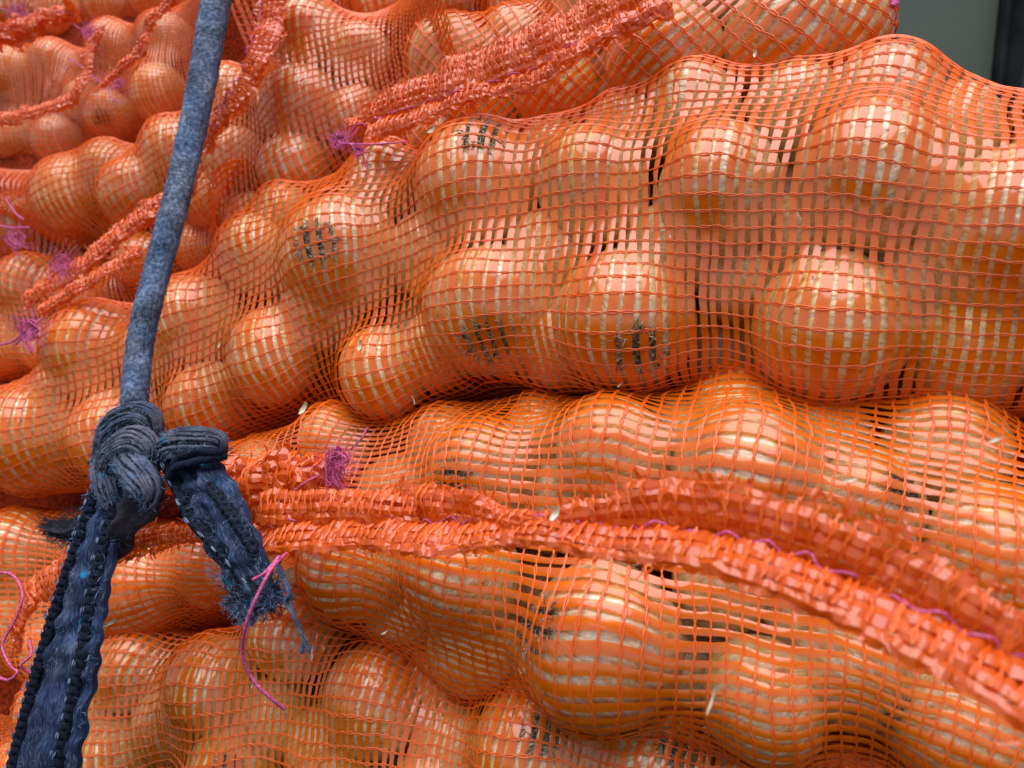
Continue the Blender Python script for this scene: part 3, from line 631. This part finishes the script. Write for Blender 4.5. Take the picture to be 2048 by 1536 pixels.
# small left sack between the upper middle and big middle sacks
S6, sh6 = sack('small left sack', 'small onion sack at the left edge, squeezed between larger ones, magenta knots on its hem',
    [(-160, 370, -160, 860), (10, 370, -20, 850), (120, 420, 80, 800), (230, 440, 200, 740), (340, 400, 320, 690), (600, 360, 580, 600)],
    [(30, 450, 60, 'upper', 0.01), (60, 575, 62, 'upper'), (170, 600, 55, 'upper', 0.008), (290, 520, 55, 'upper', 0.01), (10, 690, 60, 'lower', 0.01), (90, 690, 50, 'lower', 0.02), (400, 500, 50, 'upper', 0.02)],
    ['upper', 'lower'], net=dict(along='t', ptape=0.0042, pthread=0.0050, single=False, shear=0.2, strand=0.00024, lens=0.0004), sh=dict(bulge=0.05, back=0.04, fill=0.5), seed=6, off=0.045)
# top sack
S7, sh7 = sack('top right sack', 'orange onion sack along the top edge, its long hem slanting up to the right',
    [(750, 200, 735, 340), (800, 160, 730, 420), (880, 50, 850, 400), (1050, -20, 1020, 360), (1250, -80, 1200, 285), (1450, -120, 1420, 250), (1620, -120, 1610, 220), (1730, -100, 1730, 190), (1790, -40, 1790, 120), (1780, 20, 1780, 60)],
    [(900, 120, 82, 'upper'), (1030, 95, 74, 'upper', 0.006), (1190, 0, 80, 'upper'), (835, 245, 56, 'lower', 0.01), (880, 290, 62, 'lower', 0.004), (960, 225, 80, 'lower', 0.002), (1110, 180, 84, 'lower', -0.002), (1330, 120, 112, 'lower', -0.004), (1560, 80, 118, 'lower', -0.002), (1695, 60, 88, 'lower', 0.006), (1420, -40, 100, 'upper'), (1640, -90, 100, 'upper')],
    ['upper', 'lower'],
    deep=[(1220, 140, 80), (1440, 110, 90), (1460, 190, 80), (1240, 220, 70), (1630, 150, 80), (1040, 200, 70)],
    net=dict(along='s', ptape=0.0058, pthread=0.0068, ang=-32), sh=dict(bulge=0.065, back=0.04, taper=0.2, offs=[0.02, 0.02, 0.02, 0.02, 0.02, 0.02, 0.02, 0.03, 0.05, 0.09]), seed=7, off=0.02)
S8, sh8 = sack('back sack', 'slack orange net sack at the top edge, behind the hem of the top right sack',
    [(540, -200, 560, 190), (720, -200, 740, 250), (900, -200, 900, 230), (1100, -200, 1090, 180), (1330, -200, 1320, 120)],
    [(760, 0, 60, 'front', 0.035), (890, 10, 66, 'front', 0.03), (1040, 10, 66, 'front', 0.02), (1180, -40, 60, 'front', 0.02)],
    ['front'], net=dict(along='t', ptape=0.0050, pthread=0.0054, single=False, shear=-0.35, strand=0.00024), sh=dict(bulge=0.03, back=0.04, fill=0.5), seed=8, off=0.075)
S9, sh9 = sack('upper left sack', 'lumpy orange onion sack in the upper left corner, hem folded below its onions',
    [(-150, 50, -150, 420), (-20, 40, -10, 410), (110, 20, 120, 440), (230, -20, 230, 400), (340, -90, 330, 360), (560, -150, 540, 300)],
    [(40, 150, 52, 'upper', -0.004), (110, 130, 45, 'upper', 0.01), (225, 90, 44, 'upper', 0.0), (330, 80, 50, 'upper'), (320, 190, 58, 'lower', -0.002), (222, 232, 46, 'lower', -0.004, (0.05, 0.4, 0.9)), (120, 285, 50, 'lower'), (40, 280, 44, 'lower', 0.01), (165, 200, 38, 'lower', 0.012), (-30, 170, 45, 'upper')],
    ['upper', 'lower'], net=dict(along='t', ptape=0.0034, pthread=0.0040, single=False, shear=0.15, strand=0.0002, lens=0.0003), sh=dict(bulge=0.045, back=0.04, step=0.005, fill=0.45), seed=9, off=0.10)
S10, sh10 = sack('topmost left sack', 'orange net sack cut off by the top edge at the left, farthest from view',
    [(-160, -170, -160, 170), (40, -170, 40, 160), (180, -180, 180, 140), (330, -190, 320, 120), (540, -190, 540, 110)],
    [(30, 20, 42, 'front'), (125, 25, 46, 'front'), (215, 10, 46, 'front'), (305, -5, 44, 'front'), (390, -20, 44, 'front')],
    ['front'], net=dict(along='t', ptape=0.0034, pthread=0.0040, single=False, strand=0.0002, lens=0.0003), sh=dict(bulge=0.035, back=0.04, step=0.005, fill=0.45), seed=10, off=0.15)

# ------------------------------------------------------------------ hems
# the sewn mouth of the lower right sack: dark upper band, stitched, pale lower band
c2a = hem([(780, 1000, 24, -.088), (840, 1010, 38, -.096), (940, 1022, 38, -.103), (1060, 1050, 20, -.107), (1180, 1034, 36, -.110), (1350, 1018, 52, -.112), (1500, 1038, 60, -.112), (1700, 1108, 66, -.108), (1880, 1200, 72, -.104), (2050, 1292, 78, -.101), (2300, 1420, 80, -.098)],
    S2, 21, pt=0.0042, pth=0.0052, fray=260, ruf=0.0014, lift=0.012, tilt=-0.4, tube=0.08, wave=0.013, label='upright orange upper band of the mouth seam')
c2b = hem([(512, 1088, 32, -.092), (620, 1072, 32, -.098), (760, 1070, 32, -.102), (900, 1080, 34, -.108), (1070, 1068, 26, -.112), (1200, 1086, 34, -.116), (1380, 1100, 38, -.118), (1560, 1150, 44, -.116), (1740, 1228, 50, -.112), (1900, 1315, 56, -.108), (2080, 1420, 64, -.104), (2300, 1560, 76, -.104)],
    S2, 22, stitch=0.06, pt=0.0042, pth=0.0052, fray=60, ruf=0.0014, lift=0.010, tilt=0.65, wave=0.014, tube=0.12, label='rolled salmon lower band of the mouth seam')
c2c = hem([(528, 1022, 34, -.092), (620, 1014, 32, -.096), (720, 1014, 30, -.099), (850, 1026, 26, -.100)], S2, 23, fray=30, ruf=0.0012, lift=0.008, tube=0.1, label='flat open end of the mouth seam', pt=0.0046, pth=0.0052)
c2d = hem([(470, 955, 34, -.052), (520, 965, 48, -.060), (590, 960, 45, -.062), (650, 955, 40, -.062), (710, 960, 26, -.06)], S2, 24, fray=90, ruf=0.004, lift=0.01, wave=0.012, label='crumpled end of the mouth by the magenta knot', pt=0.0046, pth=0.005)
hem([(700, 258, 14, -.032), (770, 222, 26, -.036), (880, 175, 38, -.042), (1000, 135, 42, -.046), (1100, 92, 42, -.048), (1200, 45, 42, -.048), (1340, -20, 42, -.048)], S7, 25, stitch=0.9, fray=160, ruf=0.0016, wave=0.012, tube=0.08, tilt=-0.2)
hem([(740, 275, 22, -.034), (850, 235, 24, -.04), (960, 195, 22, -.046), (1080, 165, 20, -.05), (1140, 120, 20, -.052), (1220, 70, 24, -.052), (1340, 10, 26, -.05)], S7, 26, fray=60, ruf=0.0015, wave=0.012, tube=0.08, tilt=0.2)
hem([(570, -50, 32, -.045), (545, 40, 34, -.05), (530, 110, 30, -.055), (490, 190, 28, -.055), (440, 245, 28, -.055), (405, 300, 24, -.052), (388, 360, 20, -.05), (372, 410, 16, -.045)], S3, 27, pt=0.0034, pth=0.0044, stitch=0.3, fray=120, ruf=0.0015, wave=0.012, tube=0.08)
hem([(55, 610, 14, -.045), (110, 570, 20, -.05), (180, 525, 22, -.052), (250, 465, 22, -.05), (320, 415, 22, -.045), (370, 390, 18, -.04)], S6, 28, pt=0.0034, pth=0.0044, fray=90, ruf=0.0015, wave=0.012, tube=0.08)
hem([(95, 625, 14, -.046), (150, 585, 18, -.05), (220, 545, 20, -.052), (290, 500, 18, -.048)], S6, 29, pt=0.0034, pth=0.0044, fray=50, ruf=0.0015, wave=0.012, tube=0.08)
hem([(40, 1305, 14, -.075), (48, 1250, 22, -.08), (85, 1180, 32, -.085), (160, 1130, 32, -.088), (260, 1095, 22, -.085), (360, 1070, 20, -.082), (450, 1060, 18, -.08), (520, 1070, 14, -.078)], S5, 30, pt=0.0034, pth=0.0044, fray=110, ruf=0.0015, wave=0.013, tube=0.08)
hem([(-40, 245, 13, -.03), (60, 232, 14, -.034), (120, 213, 16, -.036), (160, 185, 15, -.036), (178, 140, 12, -.034), (185, 100, 12, -.03), (215, 60, 10, -.028)], S9, 31, pt=0.0028, pth=0.0036, fray=50, ruf=0.0015, wave=0.014, tube=0.08)
hem([(212, 178, 7, -.03), (245, 140, 11, -.036), (288, 104, 13, -.04), (300, 60, 13, -.04), (335, 20, 13, -.04), (390, -30, 13, -.04)], S9, 32, pt=0.0028, pth=0.0036, fray=50, ruf=0.0015, wave=0.014, tube=0.08)
hem([(-30, 90, 18, -.03), (20, 70, 20, -.034), (80, 55, 22, -.036), (120, 30, 18, -.034), (150, 10, 14, -.03)], S10, 33, pt=0.0028, pth=0.0036, fray=50, ruf=0.005, wave=0.016, tube=0.08)

# ------------------------------------------------------------------ magenta threads
pink([[(655, 278, -.06), (680, 285, -.066), (700, 288, -.07), (760, 288, -.068), (815, 283, -.062)], [(700, 285, -.07), (712, 305, -.07), (716, 325, -.068)], [(704, 285, -.07), (725, 310, -.068), (732, 335, -.066)]],
     'magenta thread knotted at the lower tip of the top right hem', tangle=[(680, 278, -.066, 20, 5), (718, 300, -.07, 12, 4)], seed=1)
pink([[(700, 900, -.085), (720, 880, -.09), (735, 855, -.088)], [(640, 950, -.085), (610, 965, -.09), (585, 985, -.09)]],
     'fluffy magenta thread tangle above the open end of the mouth seam', tangle=[(675, 918, -.088, 26, 8), (665, 945, -.086, 30, 4)], seed=2)
pink([[(575, 1105, -.12), (545, 1135, -.137), (520, 1180, -.142), (495, 1240, -.14), (485, 1300, -.13), (500, 1350, -.12), (535, 1390, -.112), (572, 1420, -.10)],
      [(560, 1112, -.13), (530, 1145, -.138), (505, 1160, -.14)]], 'long magenta thread hanging in front of the frayed blue rag', r=0.0008, seed=3)
pink([[(-20, 1145, -.09), (25, 1150, -.095), (45, 1190, -.1), (30, 1240, -.1), (5, 1290, -.1), (20, 1330, -.1), (35, 1345, -.1), (15, 1360, -.1), (-10, 1350, -.1)], [(60, 1280, -.09), (62, 1310, -.095), (42, 1330, -.098), (60, 1345, -.09), (80, 1350, -.088)]],
     'looping magenta thread at the left edge beside the flat strap', r=0.0008, seed=4)
pink([[(30, 690, -.07), (60, 660, -.075), (85, 635, -.07)], [(45, 670, -.075), (20, 685, -.07), (-10, 690, -.065)], [(45, 675, -.075), (62, 705, -.07)]],
     'thick magenta thread knot at the lower tip of the small left hem', r=0.0009, tangle=[(58, 660, -.075, 24, 6)], seed=5)
pink([[(100, 560, -.06), (98, 530, -.06), (115, 510, -.06)]], 'magenta thread curls lying on the small left sack above its hem', tangle=[(125, 528, -.06, 24, 4)], seed=6)
pink([[(0, 15, -.0), (30, 28, -.0), (60, 30, 0)]], 'magenta thread curled across the topmost left sack', r=0.0006, tangle=[(35, 25, 0.0, 22, 3)], seed=7)
pink([[(120, 20, .05), (150, 50, .04), (180, 70, .04)], [(180, 65, .04), (200, 55, .04), (212, 50, .04)]], 'pale magenta thread tangle in the hollow beside the upper left hem', tangle=[(178, 66, .04, 18, 5)], seed=8)
pink([[(135, 115, .03), (165, 135, .03), (195, 160, .03), (215, 175, .03), (222, 195, .03), (245, 208, .03)]], 'stretched magenta thread between two upper left lumps', r=0.0007, tangle=[(235, 168, .03, 12, 2)], seed=9)
pink([[(5, 360, .0), (8, 390, -.0), (30, 425, -.01), (48, 440, -.01)], [(0, 452, -.01), (20, 455, -.01), (60, 455, -.01)]], 'pale magenta thread dangling at the left edge by the dark hollow', r=0.0009, tangle=[(30, 478, -.01, 22, 3)], seed=10)
pink([[(1785, -20, -.03), (1790, 5, -.03), (1786, 14, -.03)]], 'magenta thread end at the right tip of the top right sack', r=0.0022, seed=11)

# ------------------------------------------------------------------ flakes of skin caught in the net
def flake(x, y, off, size, ang, label, long=1.0, mt=None):
    d = float(Dw(x, y)) + off; c = P(x, y, d); r = np.random.RandomState(int(x * 7 + y)); u = np.linspace(-1, 1, 7); v = np.linspace(-1, 1, 5)
    Uu, Vv = np.meshgrid(u, v, indexing='ij'); s_ = size * d / FPX
    wv = 0.45 * (1 - 0.6 * np.abs(Uu) ** 2) / long
    a = R(ang); ax = CR * math.cos(a) + CU * math.sin(a); ay = np.cross(WN, ax)
    V = ax * (Uu * s_)[..., None] + ay * (Vv * wv * s_)[..., None] + WN * (s_ * (0.35 * Vv ** 2 / long + 0.25 * Uu ** 2 + 0.08 * r.randn(7, 5)))[..., None]
    V2 = V - WN * 0.00025
    g = Geo(); g.add(V, gridF(7, 5)); g.add(V2, gridF(7, 5)[:, ::-1]); o = g.build('skin_flake', mt or M_FLAKE, None, True); o.location = tuple(c)
    tag(o, label, 'flake', 'bits of dry onion skin caught in the nets')
flake(610, 818, -.105, 14, 60, 'pale tufted skin bit on the lower edge of the big middle sack')
flake(722, 692, -.105, 11, 80, 'small curled skin flake near a left onion of the big middle sack')
flake(1112, 1028, -.125, 16, 60, 'square tan skin chip resting on the mouth seam')
flake(1425, 1398, -.105, 32, 72, 'thin straw coloured skin sliver poking out below the mouth seam', 5)
flake(225, 1245, -.075, 15, 30, 'cream skin flake beside the right edge of the flat strap', 1.6)
flake(865, 262, -.06, 10, 40, 'ragged skin bit on the top edge of the big middle sack by the magenta knot')
flake(828, 800, -.105, 9, -70, 'tiny straw sliver under a lower onion of the big middle sack', 3)
flake(1990, 880, -.08, 16, 20, 'pale skin bit at the right end under the big middle sack', 2)
flake(1510, 108, -.05, 8, 80, 'tiny skin crumb on the crest of the big middle sack')
flake(1700, 960, -.10, 14, 10, 'shiny whitish skin flake above the mouth seam on the right', 1.5)
flake(850, 75, .02, 12, 10, 'pale skin crumbs between the back sack and top right sack')

for x_, y_, of_, s_, a_, t_, l_ in (
    (1240, 770, -.105, 7, 40, 'straw crumb where the big middle sack overhangs the lower right sack', 4), (1340, 470, -.09, 7, 100, 'curled skin shred in a dark gap right of centre', 2),
    (1625, 560, -.10, 9, 80, 'whitish skin shred above the largest lower onion of the big middle sack', 2), (1730, 640, -.11, 7, 60, 'thin crinkled shred on the largest lower onion of the big middle sack', 3),
    (975, 265, -.085, 7, 20, 'splayed root straw on the crest of the big middle sack', 4), (1410, 165, -.07, 6, 70, 'cream crumb below the crest of the big middle sack', 1.5),
    (770, 1265, -.10, 7, 30, 'crumb of skin along the lower edge of the lower right sack', 2), (1270, 1130, -.12, 7, 10, 'skin scrap just under the mouth seam', 2),
    (650, 1010, -.09, 6, 50, 'scrap of skin beside the open end of the mouth seam', 1.5), (440, 690, -.10, 6, 60, 'tiny skin crumb right of the rope', 1.5), (505, 1370, -.09, 7, 75, 'pale shred on the bottom sack by the hanging magenta thread', 3)):
    flake(x_, y_, of_, s_, a_, t_, l_)

# ------------------------------------------------------------------ the tied rope
rope = root('tied_rope', tuple(P(270, 880, off=-.13)), 'grey blue rope hanging down and knotted, its flat ends splayed below the knot', 'rope')
RL = np.array(rope.location)
def rp(pts, n=80):
    C = cr(np.asarray(pts, float), np.linspace(0, 1, n)); return P(C[:, 0], C[:, 1], Dw(C[:, 0], C[:, 1]) + C[:, 2])
def part(g, name, m_, parent=None, kind=None, smooth=True):
    o = g.build(name, m_, parent or rope, smooth, org=RL if (parent is None) else None)
    if parent is None: o.location = (0, 0, 0)
    else: o.location = tuple(-RL) 
    if kind: o['kind'] = kind
    return o
def fuzz(g, pts, rad, cnt, ln=0.004, seed=0, thick=0.00009, curl=0.4):
    r = np.random.RandomState(seed); pts = np.asarray(pts); n = len(pts); T = nrm(np.gradient(pts, axis=0))
    for k in range(cnt):
        i = r.randint(0, n); d = nrm(r.randn(3)); d = nrm(d - T[i] * (d @ T[i])); 
        if d @ CF > 0.3: d = -d
        rd = rad[i] if np.ndim(rad) else rad
        p = pts[i] + d * rd * 0.95 + T[i] * r.randn() * 0.001; q = p; P_ = [p]; dd = nrm(d * 0.35 + T[i] * r.randn() * 1.0 + r.randn(3) * .25)
        for t in range(4):
            dd = nrm(dd + r.randn(3) * curl); q = q + dd * ln / 4 * (0.4 + r.rand()); P_.append(q)
        P_ = np.array(P_); wv = nrm(np.cross(dd, CF)) * thick * (0.6 + r.rand())
        V = np.stack([P_ - wv, P_ + wv], 1); g.add(V, gridF(5, 2))
O = -.125
main = rp([(445, -60, O + .035), (432, 0, O + .033), (412, 120, O + .028), (385, 260, O + .022), (352, 400, O + .012), (315, 540, O + .004), (285, 660, O), (272, 760, O - .004), (268, 830, O - .004)], 160)
dd = np.linalg.norm(main - CAM_LOC, axis=1); rad = np.interp(np.linspace(0, 1, 160), [0, .5, 1], [25, 24, 24]) * dd / FPX * 0.97
g = Geo(); tube_geo(g, main, rad, 28, 0.95, cap=False, rough=0.035, seed=1); part(g, 'hanging_rope', M_ROPE)
g = Geo(); fuzz(g, main, rad, 2600, 0.0026, 1, 0.00007, 0.8); part(g, 'loose_fibre', M_FIBRE, kind='stuff')
def wrap(pts, r0, name='knot_loop', flat=0.7, m_=M_YARN, seed=0, strands=13, up=None):
    """a bundle of woollen strands following the loop"""
    p = rp(pts, 60); d = np.linalg.norm(p - CAM_LOC, axis=1)[:, None]; rr = np.interp(np.linspace(0, 1, 60), np.linspace(0, 1, len(r0)), r0) * d[:, 0] / FPX
    T = nrm(np.gradient(p, axis=0)); A = nrm(np.cross(T, np.tile(WN, (60, 1)))); B = np.cross(A, T); g = Geo(); r = np.random.RandomState(seed)
    g0 = Geo(); tube_geo(g0, p, rr * 0.84, 18, flat, up=WN, rough=0.03, seed=seed); part(g0, 'knot_groove_shade', M_CUFF)  # dark tube under the strands, painting shade into their grooves
    B = -B if (B @ WN).mean() < 0 else B
    for k in range(strands):
        th = np.pi * (k + 0.5) / strands; tw = 0.16 * np.sin(np.linspace(0, 5, 60) * r.uniform(.6, 1.4) + r.rand() * 6)
        q = p + A * (rr * 0.86 * np.cos(th + tw))[:, None] + B * (rr * (0.86 + 0.10 * np.sin(np.arange(60) * r.uniform(.1, .35) + k)) * flat * np.sin(th + tw))[:, None] + r.randn(3) * 0.0003
        tube_geo(g, q, rr * 0.118 * (1 + 0.15 * r.randn(60)) * r.uniform(.75, 1.2), 6, 1.0, rough=0.12, seed=seed + k)
    o = part(g, name, m_); g = Geo(); fuzz(g, p, rr * 0.95, 420, 0.0026, seed + 3); part(g, 'loose_fibre', M_FIBRE, o, 'stuff'); return o
# knot
wrap([(212, 925, O + .004), (214, 880, O - .006), (235, 845, O - .014), (275, 828, O - .018), (305, 838, O - .014), (318, 870, O - .004)], [24, 27, 26, 24, 22, 16], seed=11, flat=0.8)
wrap([(222, 960, O + .002), (220, 925, O - .010), (240, 895, O - .020), (272, 880, O - .026), (302, 895, O - .022), (312, 925, O - .010)], [22, 26, 28, 27, 24, 18], seed=12, flat=0.8)
wrap([(240, 900, O - .010), (262, 930, O - .022), (285, 955, O - .026), (305, 985, O - .022), (300, 1010, O - .010)], [20, 32, 36, 30, 18], seed=13, flat=0.75)
wrap([(225, 900, O + .004), (210, 935, O - .004), (214, 975, O - .008), (226, 1010, O - .004)], [22, 24, 22, 16], seed=14, flat=0.8)
wrap([(318, 930, O - .004), (335, 895, O - .014), (365, 882, O - .020), (405, 880, O - .016), (440, 885, O - .006), (448, 905, O + .006)], [16, 26, 28, 25, 20, 12], seed=15, flat=0.7)
g = Geo(); tube_geo(g, rp([(236, 832, O - .002), (250, 815, O - .010), (272, 806, O - .013), (296, 813, O - .010), (308, 840, O - .002)], 30), 9 * .4 / FPX, 10, 1.2, rough=0.06); part(g, 'binding_edge', M_NAVY)
g = Geo()
for (pts) in ([(345, 935, O - .016), (360, 915, O - .022), (395, 902, O - .020), (430, 905, O - .012), (450, 898, O - .004)], [(340, 960, O - .014), (352, 935, O - .022), (385, 925, O - .02), (425, 915, O - .012), (455, 912, O - .002)]):
    tube_geo(g, rp(pts, 30), 8 * .4 / FPX, 8, 1.0, rough=0.1)
part(g, 'binding_edge', M_NAVY)

def strap(pl, pr, name, m_, n=120, m=22, bump=0.004, seed=0, thick=0.003):
    """flat felted strap between two edge lines"""
    A_ = rp(pl, n); B_ = rp(pr, n); v = np.linspace(0, 1, m); n1 = Noise(0.012, 10, seed); n2 = Noise(0.03, 8, seed + 1)
    L = np.linspace(0, np.linalg.norm(np.diff(A_, axis=0), axis=1).sum(), n); Lm, Vm = np.meshgrid(L, v, indexing='ij'); wd = np.linalg.norm(A_ - B_, axis=1).mean()
    h = 0.22 * bump * n2(Lm * 2.2, Vm * 0.03) + bump * (0.9 * np.sin(np.pi * Vm) ** 0.5 * 0.5 + 0.55 * np.exp(-((Vm - 0.60 - 0.06 * n2(Lm, Lm * 0)) / 0.10) ** 2)) + 0.0006 * n1(Lm, Vm * wd)
    G = A_[:, None] * (1 - Vm)[..., None] + B_[:, None] * Vm[..., None] + WN * h[..., None]
    g = Geo(); U = np.stack([Vm, Lm], -1); g.add(G, gridF(n, m), U); g.add(G - WN * thick, gridF(n, m)[:, ::-1], U)
    for j in (0, m - 1):
        E = np.stack([G[:, j], G[:, j] - WN * thick], 1); g.add(E, gridF(n, 2))
    o = part(g, name, m_); return o, A_, B_, G
def braid(line, w0, parent, seed=0, pitch=0.0085):
    """knotted chain of dark yarn sewn along a strap edge with pale flecks showing in it"""
    L = np.concatenate([[0], np.cumsum(np.linalg.norm(np.diff(line, axis=0), axis=1))]); t = np.arange(0, L[-1], 0.0007)
    p = np.stack([np.interp(t, L, line[:, k]) for k in range(3)], -1); T = nrm(np.gradient(p, axis=0)); A = nrm(np.cross(T, np.tile(WN, (len(p), 1)))); g = Geo()
    for k in range(3):
        ph = 2 * np.pi * t / (pitch * 1.5) + k * 2.094
        q = p + A * (w0 * 0.55 * np.sin(ph))[:, None] + WN * (w0 * 0.30 * np.cos(2 * ph) + w0 * 0.35)[:, None]
        tube_geo(g, q, w0 * 0.42 * (1 + 0.15 * np.sin(ph * 2)), 8, 0.9, rough=0.10, seed=seed + k)
    o = part(g, 'edge_braid', M_NAVY, parent)
    return o
def flecks(lines, parent, w0, seed, pitch=0.0085):
    g = Geo(); r = np.random.RandomState(seed)
    for line in lines:
        L = np.concatenate([[0], np.cumsum(np.linalg.norm(np.diff(line, axis=0), axis=1))])
        for t in np.arange(0.002, L[-1], pitch):
            p = np.array([np.interp(t, L, line[:, k]) for k in range(3)]); q = np.array([np.interp(t + pitch * 0.35, L, line[:, k]) for k in range(3)])
            for k in range(4):
                o_ = r.randn(3) * 0.00035 + WN * w0 * (1.15 + 0.15 * r.rand()); tube_geo(g, np.linspace(p, q, 4) + o_, 0.0003, 4)
    part(g, 'pale_stitch', M_FLECK, parent, 'stuff')
O2 = -.125
st, A_, B_, G_ = strap([(200, 960, O2), (170, 1050, O2 - .002), (130, 1160, O2 - .002), (88, 1290, O2), (48, 1430, O2 + .004), (15, 1560, O2 + .008), (-10, 1650, O2 + .01)],
                   [(262, 975, O2 + .004), (235, 1060, O2), (212, 1170, O2 - .002), (196, 1290, O2), (172, 1420, O2 + .004), (140, 1560, O2 + .008), (125, 1650, O2 + .01)], 'flat_strap', M_STRAP, seed=3, bump=0.006)
br = [A_ * 0.90 + B_ * 0.10 + WN * 0.002, A_ * 0.18 + B_ * 0.82 + WN * 0.002]
for k, l_ in enumerate(br): braid(l_, 0.0035, st, k * 5)
flecks(br, st, 0.0036, 8)
g = Geo(); r_ = 0.0022
for f_ in (0.0, 0.35, 0.6, 1.0): fuzz(g, A_ * (1 - f_) + B_ * f_ + WN * 0.003, 0.001, 150, 0.004, int(f_ * 50))
part(g, 'loose_fibre', M_FIBRE, st, 'stuff')
# right hand end of the rag
st2, A2, B2, G2 = strap([(338, 925, O2 - .006), (362, 985, O2 - .006), (385, 1040, O2 - .004), (420, 1110, O2 - .002), (455, 1175, O2 + .002), (492, 1228, O2 + .006)],
                   [(420, 905, O2 + .002), (462, 965, O2 - .004), (490, 1020, O2 - .006), (518, 1090, O2 - .004), (540, 1150, O2), (560, 1205, O2 + .004)], 'ragged_end', M_STRAP, seed=5, bump=0.008)
u2 = np.linspace(0, 1, len(A2)); f1 = np.interp(u2, [0, .4, 1], [.05, .08, .9])[:, None]; f2 = np.interp(u2, [0, .6, 1], [.5, .97, .97])[:, None]
br2 = [A2 * (1 - f1) + B2 * f1 + WN * 0.003, A2 * (1 - f2) + B2 * f2 + WN * 0.003]
for k, l_ in enumerate(br2): braid(l_[:(108 if k == 0 else 80)], 0.0034, st2, k * 5 + 20)
flecks([br2[0][:100]], st2, 0.0034, 9, 0.012)
g = Geo()
for f_ in np.linspace(0, 1, 9): fuzz(g, (A2 * (1 - f_) + B2 * f_ + WN * 0.003)[30:], 0.001, 80, 0.004, int(f_ * 50) + 100)
for f_ in np.linspace(0, 1, 14):        # the fringe
    e_ = (A2 * (1 - f_) + B2 * f_)[-12:]; fuzz(g, e_ + WN * .002, 0.0012, 40, 0.007, int(f_ * 70) + 300, 0.00012, 0.6)
part(g, 'frayed_fringe', M_FIBRE, st2, 'stuff')
g = Geo()
for f_ in np.linspace(0.05, 1, 14):
    e_ = (A2 * (1 - f_) + B2 * f_)[-22:]; fuzz(g, e_ + WN * .0005, 0.0014, 60, 0.008, int(f_ * 70) + 700, 0.0002, 0.7)
part(g, 'frayed_fringe', M_CUFF, st2, 'stuff')
# dangling threads
g = Geo()
for pts in ([(552, 1120, O2), (565, 1150, O2), (578, 1190, O2 - .002), (570, 1205, O2), (590, 1235, O2 - .002), (600, 1262, O2), (612, 1288, O2), (620, 1305, O2)],
            [(560, 1118, O2), (556, 1140, O2), (572, 1165, O2), (580, 1180, O2), (582, 1215, O2), (598, 1255, O2), (606, 1280, O2), (603, 1308, O2)],
            [(484, 1215, O2 + .004), (482, 1232, O2), (480, 1250, O2)], [(468, 1190, O2), (455, 1205, O2), (448, 1212, O2)], [(500, 1225, O2), (506, 1240, O2), (502, 1250, O2)]):
    p_ = rp(pts, 50); tube_geo(g, p_, 0.00085, 6, rough=0.18); fuzz(g, p_, 0.0008, 60, 0.003, 5)
part(g, 'dangling_yarn', M_ROPE, st2)
# dark woollen flap between the two ends and short stub at left
def flap(poly_l, poly_r, m_, name, seed):
    o, a_, b_, G = strap(poly_l, poly_r, name, m_, n=50, m=14, bump=0.010, seed=seed, thick=0.004); g = Geo()
    for f_ in np.linspace(0, 1, 7): fuzz(g, (a_ * (1 - f_) + b_ * f_ + WN * 0.004), 0.001, 160, 0.006, int(f_ * 50) + seed)
    part(g, 'loose_fibre', M_CUFF, o, 'stuff')
M_WOOL = rope_material('brownish_grey_wool', (0.012, 0.010, 0.014), (0.05, 0.045, 0.055), (0.15, 0.14, 0.16), False, (40, 160, 1))
flap([(232, 960, O2 + .006), (232, 1010, O2 + .004), (224, 1060, O2 + .006), (215, 1110, O2 + .01)], [(325, 950, O2 + .008), (306, 1000, O2 + .002), (275, 1060, O2 + .006), (222, 1122, O2 + .012)], M_WOOL, 'folded_wool', 31)
flap([(200, 1000, O2 + .008), (160, 1030, O2 + .006), (130, 1040, O2 + .006), (102, 1040, O2 + .008)], [(195, 1090, O2 + .008), (165, 1092, O2 + .006), (135, 1085, O2 + .006), (106, 1062, O2 + .008)], M_CUFF, 'frayed_stub', 37)
# nail poking out beside the knot
M_STEEL = simple('grey_nail_steel', (0.12, 0.14, 0.17), (0.25, 0.28, 0.32), 300, 0.35, 0.6); M_STEEL.node_tree.nodes['Principled BSDF'].inputs['Metallic'].default_value = 0.8
nl = root('nail', tuple(P(184, 922, off=O)), 'small steel nail poking out at the left of the knot', 'nail')
g = Geo(); a0 = np.array(nl.location); tube_geo(g, np.linspace([0, 0, 0], P(212, 940, off=O + .01) - a0, 6), 0.0012, 10); g.build('shank', M_STEEL, nl)
g = Geo(); dv = nrm(P(184, 922, off=O) - P(212, 940, off=O + .01)); tube_geo(g, np.array([[0, 0, 0], dv * 0.0003, dv * .0009, dv * .0012]), [0.0026, 0.0026, .0026, .0026], 14, cap=False)
g.add(np.vstack([dv * .0012 + 0.0025 * (math.cos(a) * nrm(np.cross(dv, CU)) + math.sin(a) * nrm(np.cross(dv, np.cross(dv, CU)))) for a in np.linspace(0, 6.283, 12, endpoint=False)] ).reshape(-1, 3)[[0, 3, 6, 9]], [[0, 1, 2, 3]]); g.build('head', M_STEEL, nl)
print('objects', len(bpy.data.objects), 'tris', sum(sum(len(p.vertices) - 2 for p in o.data.polygons) if len(o.data.polygons) < 500 else len(o.data.polygons) * 2 for o in bpy.data.objects if o.type == 'MESH'))
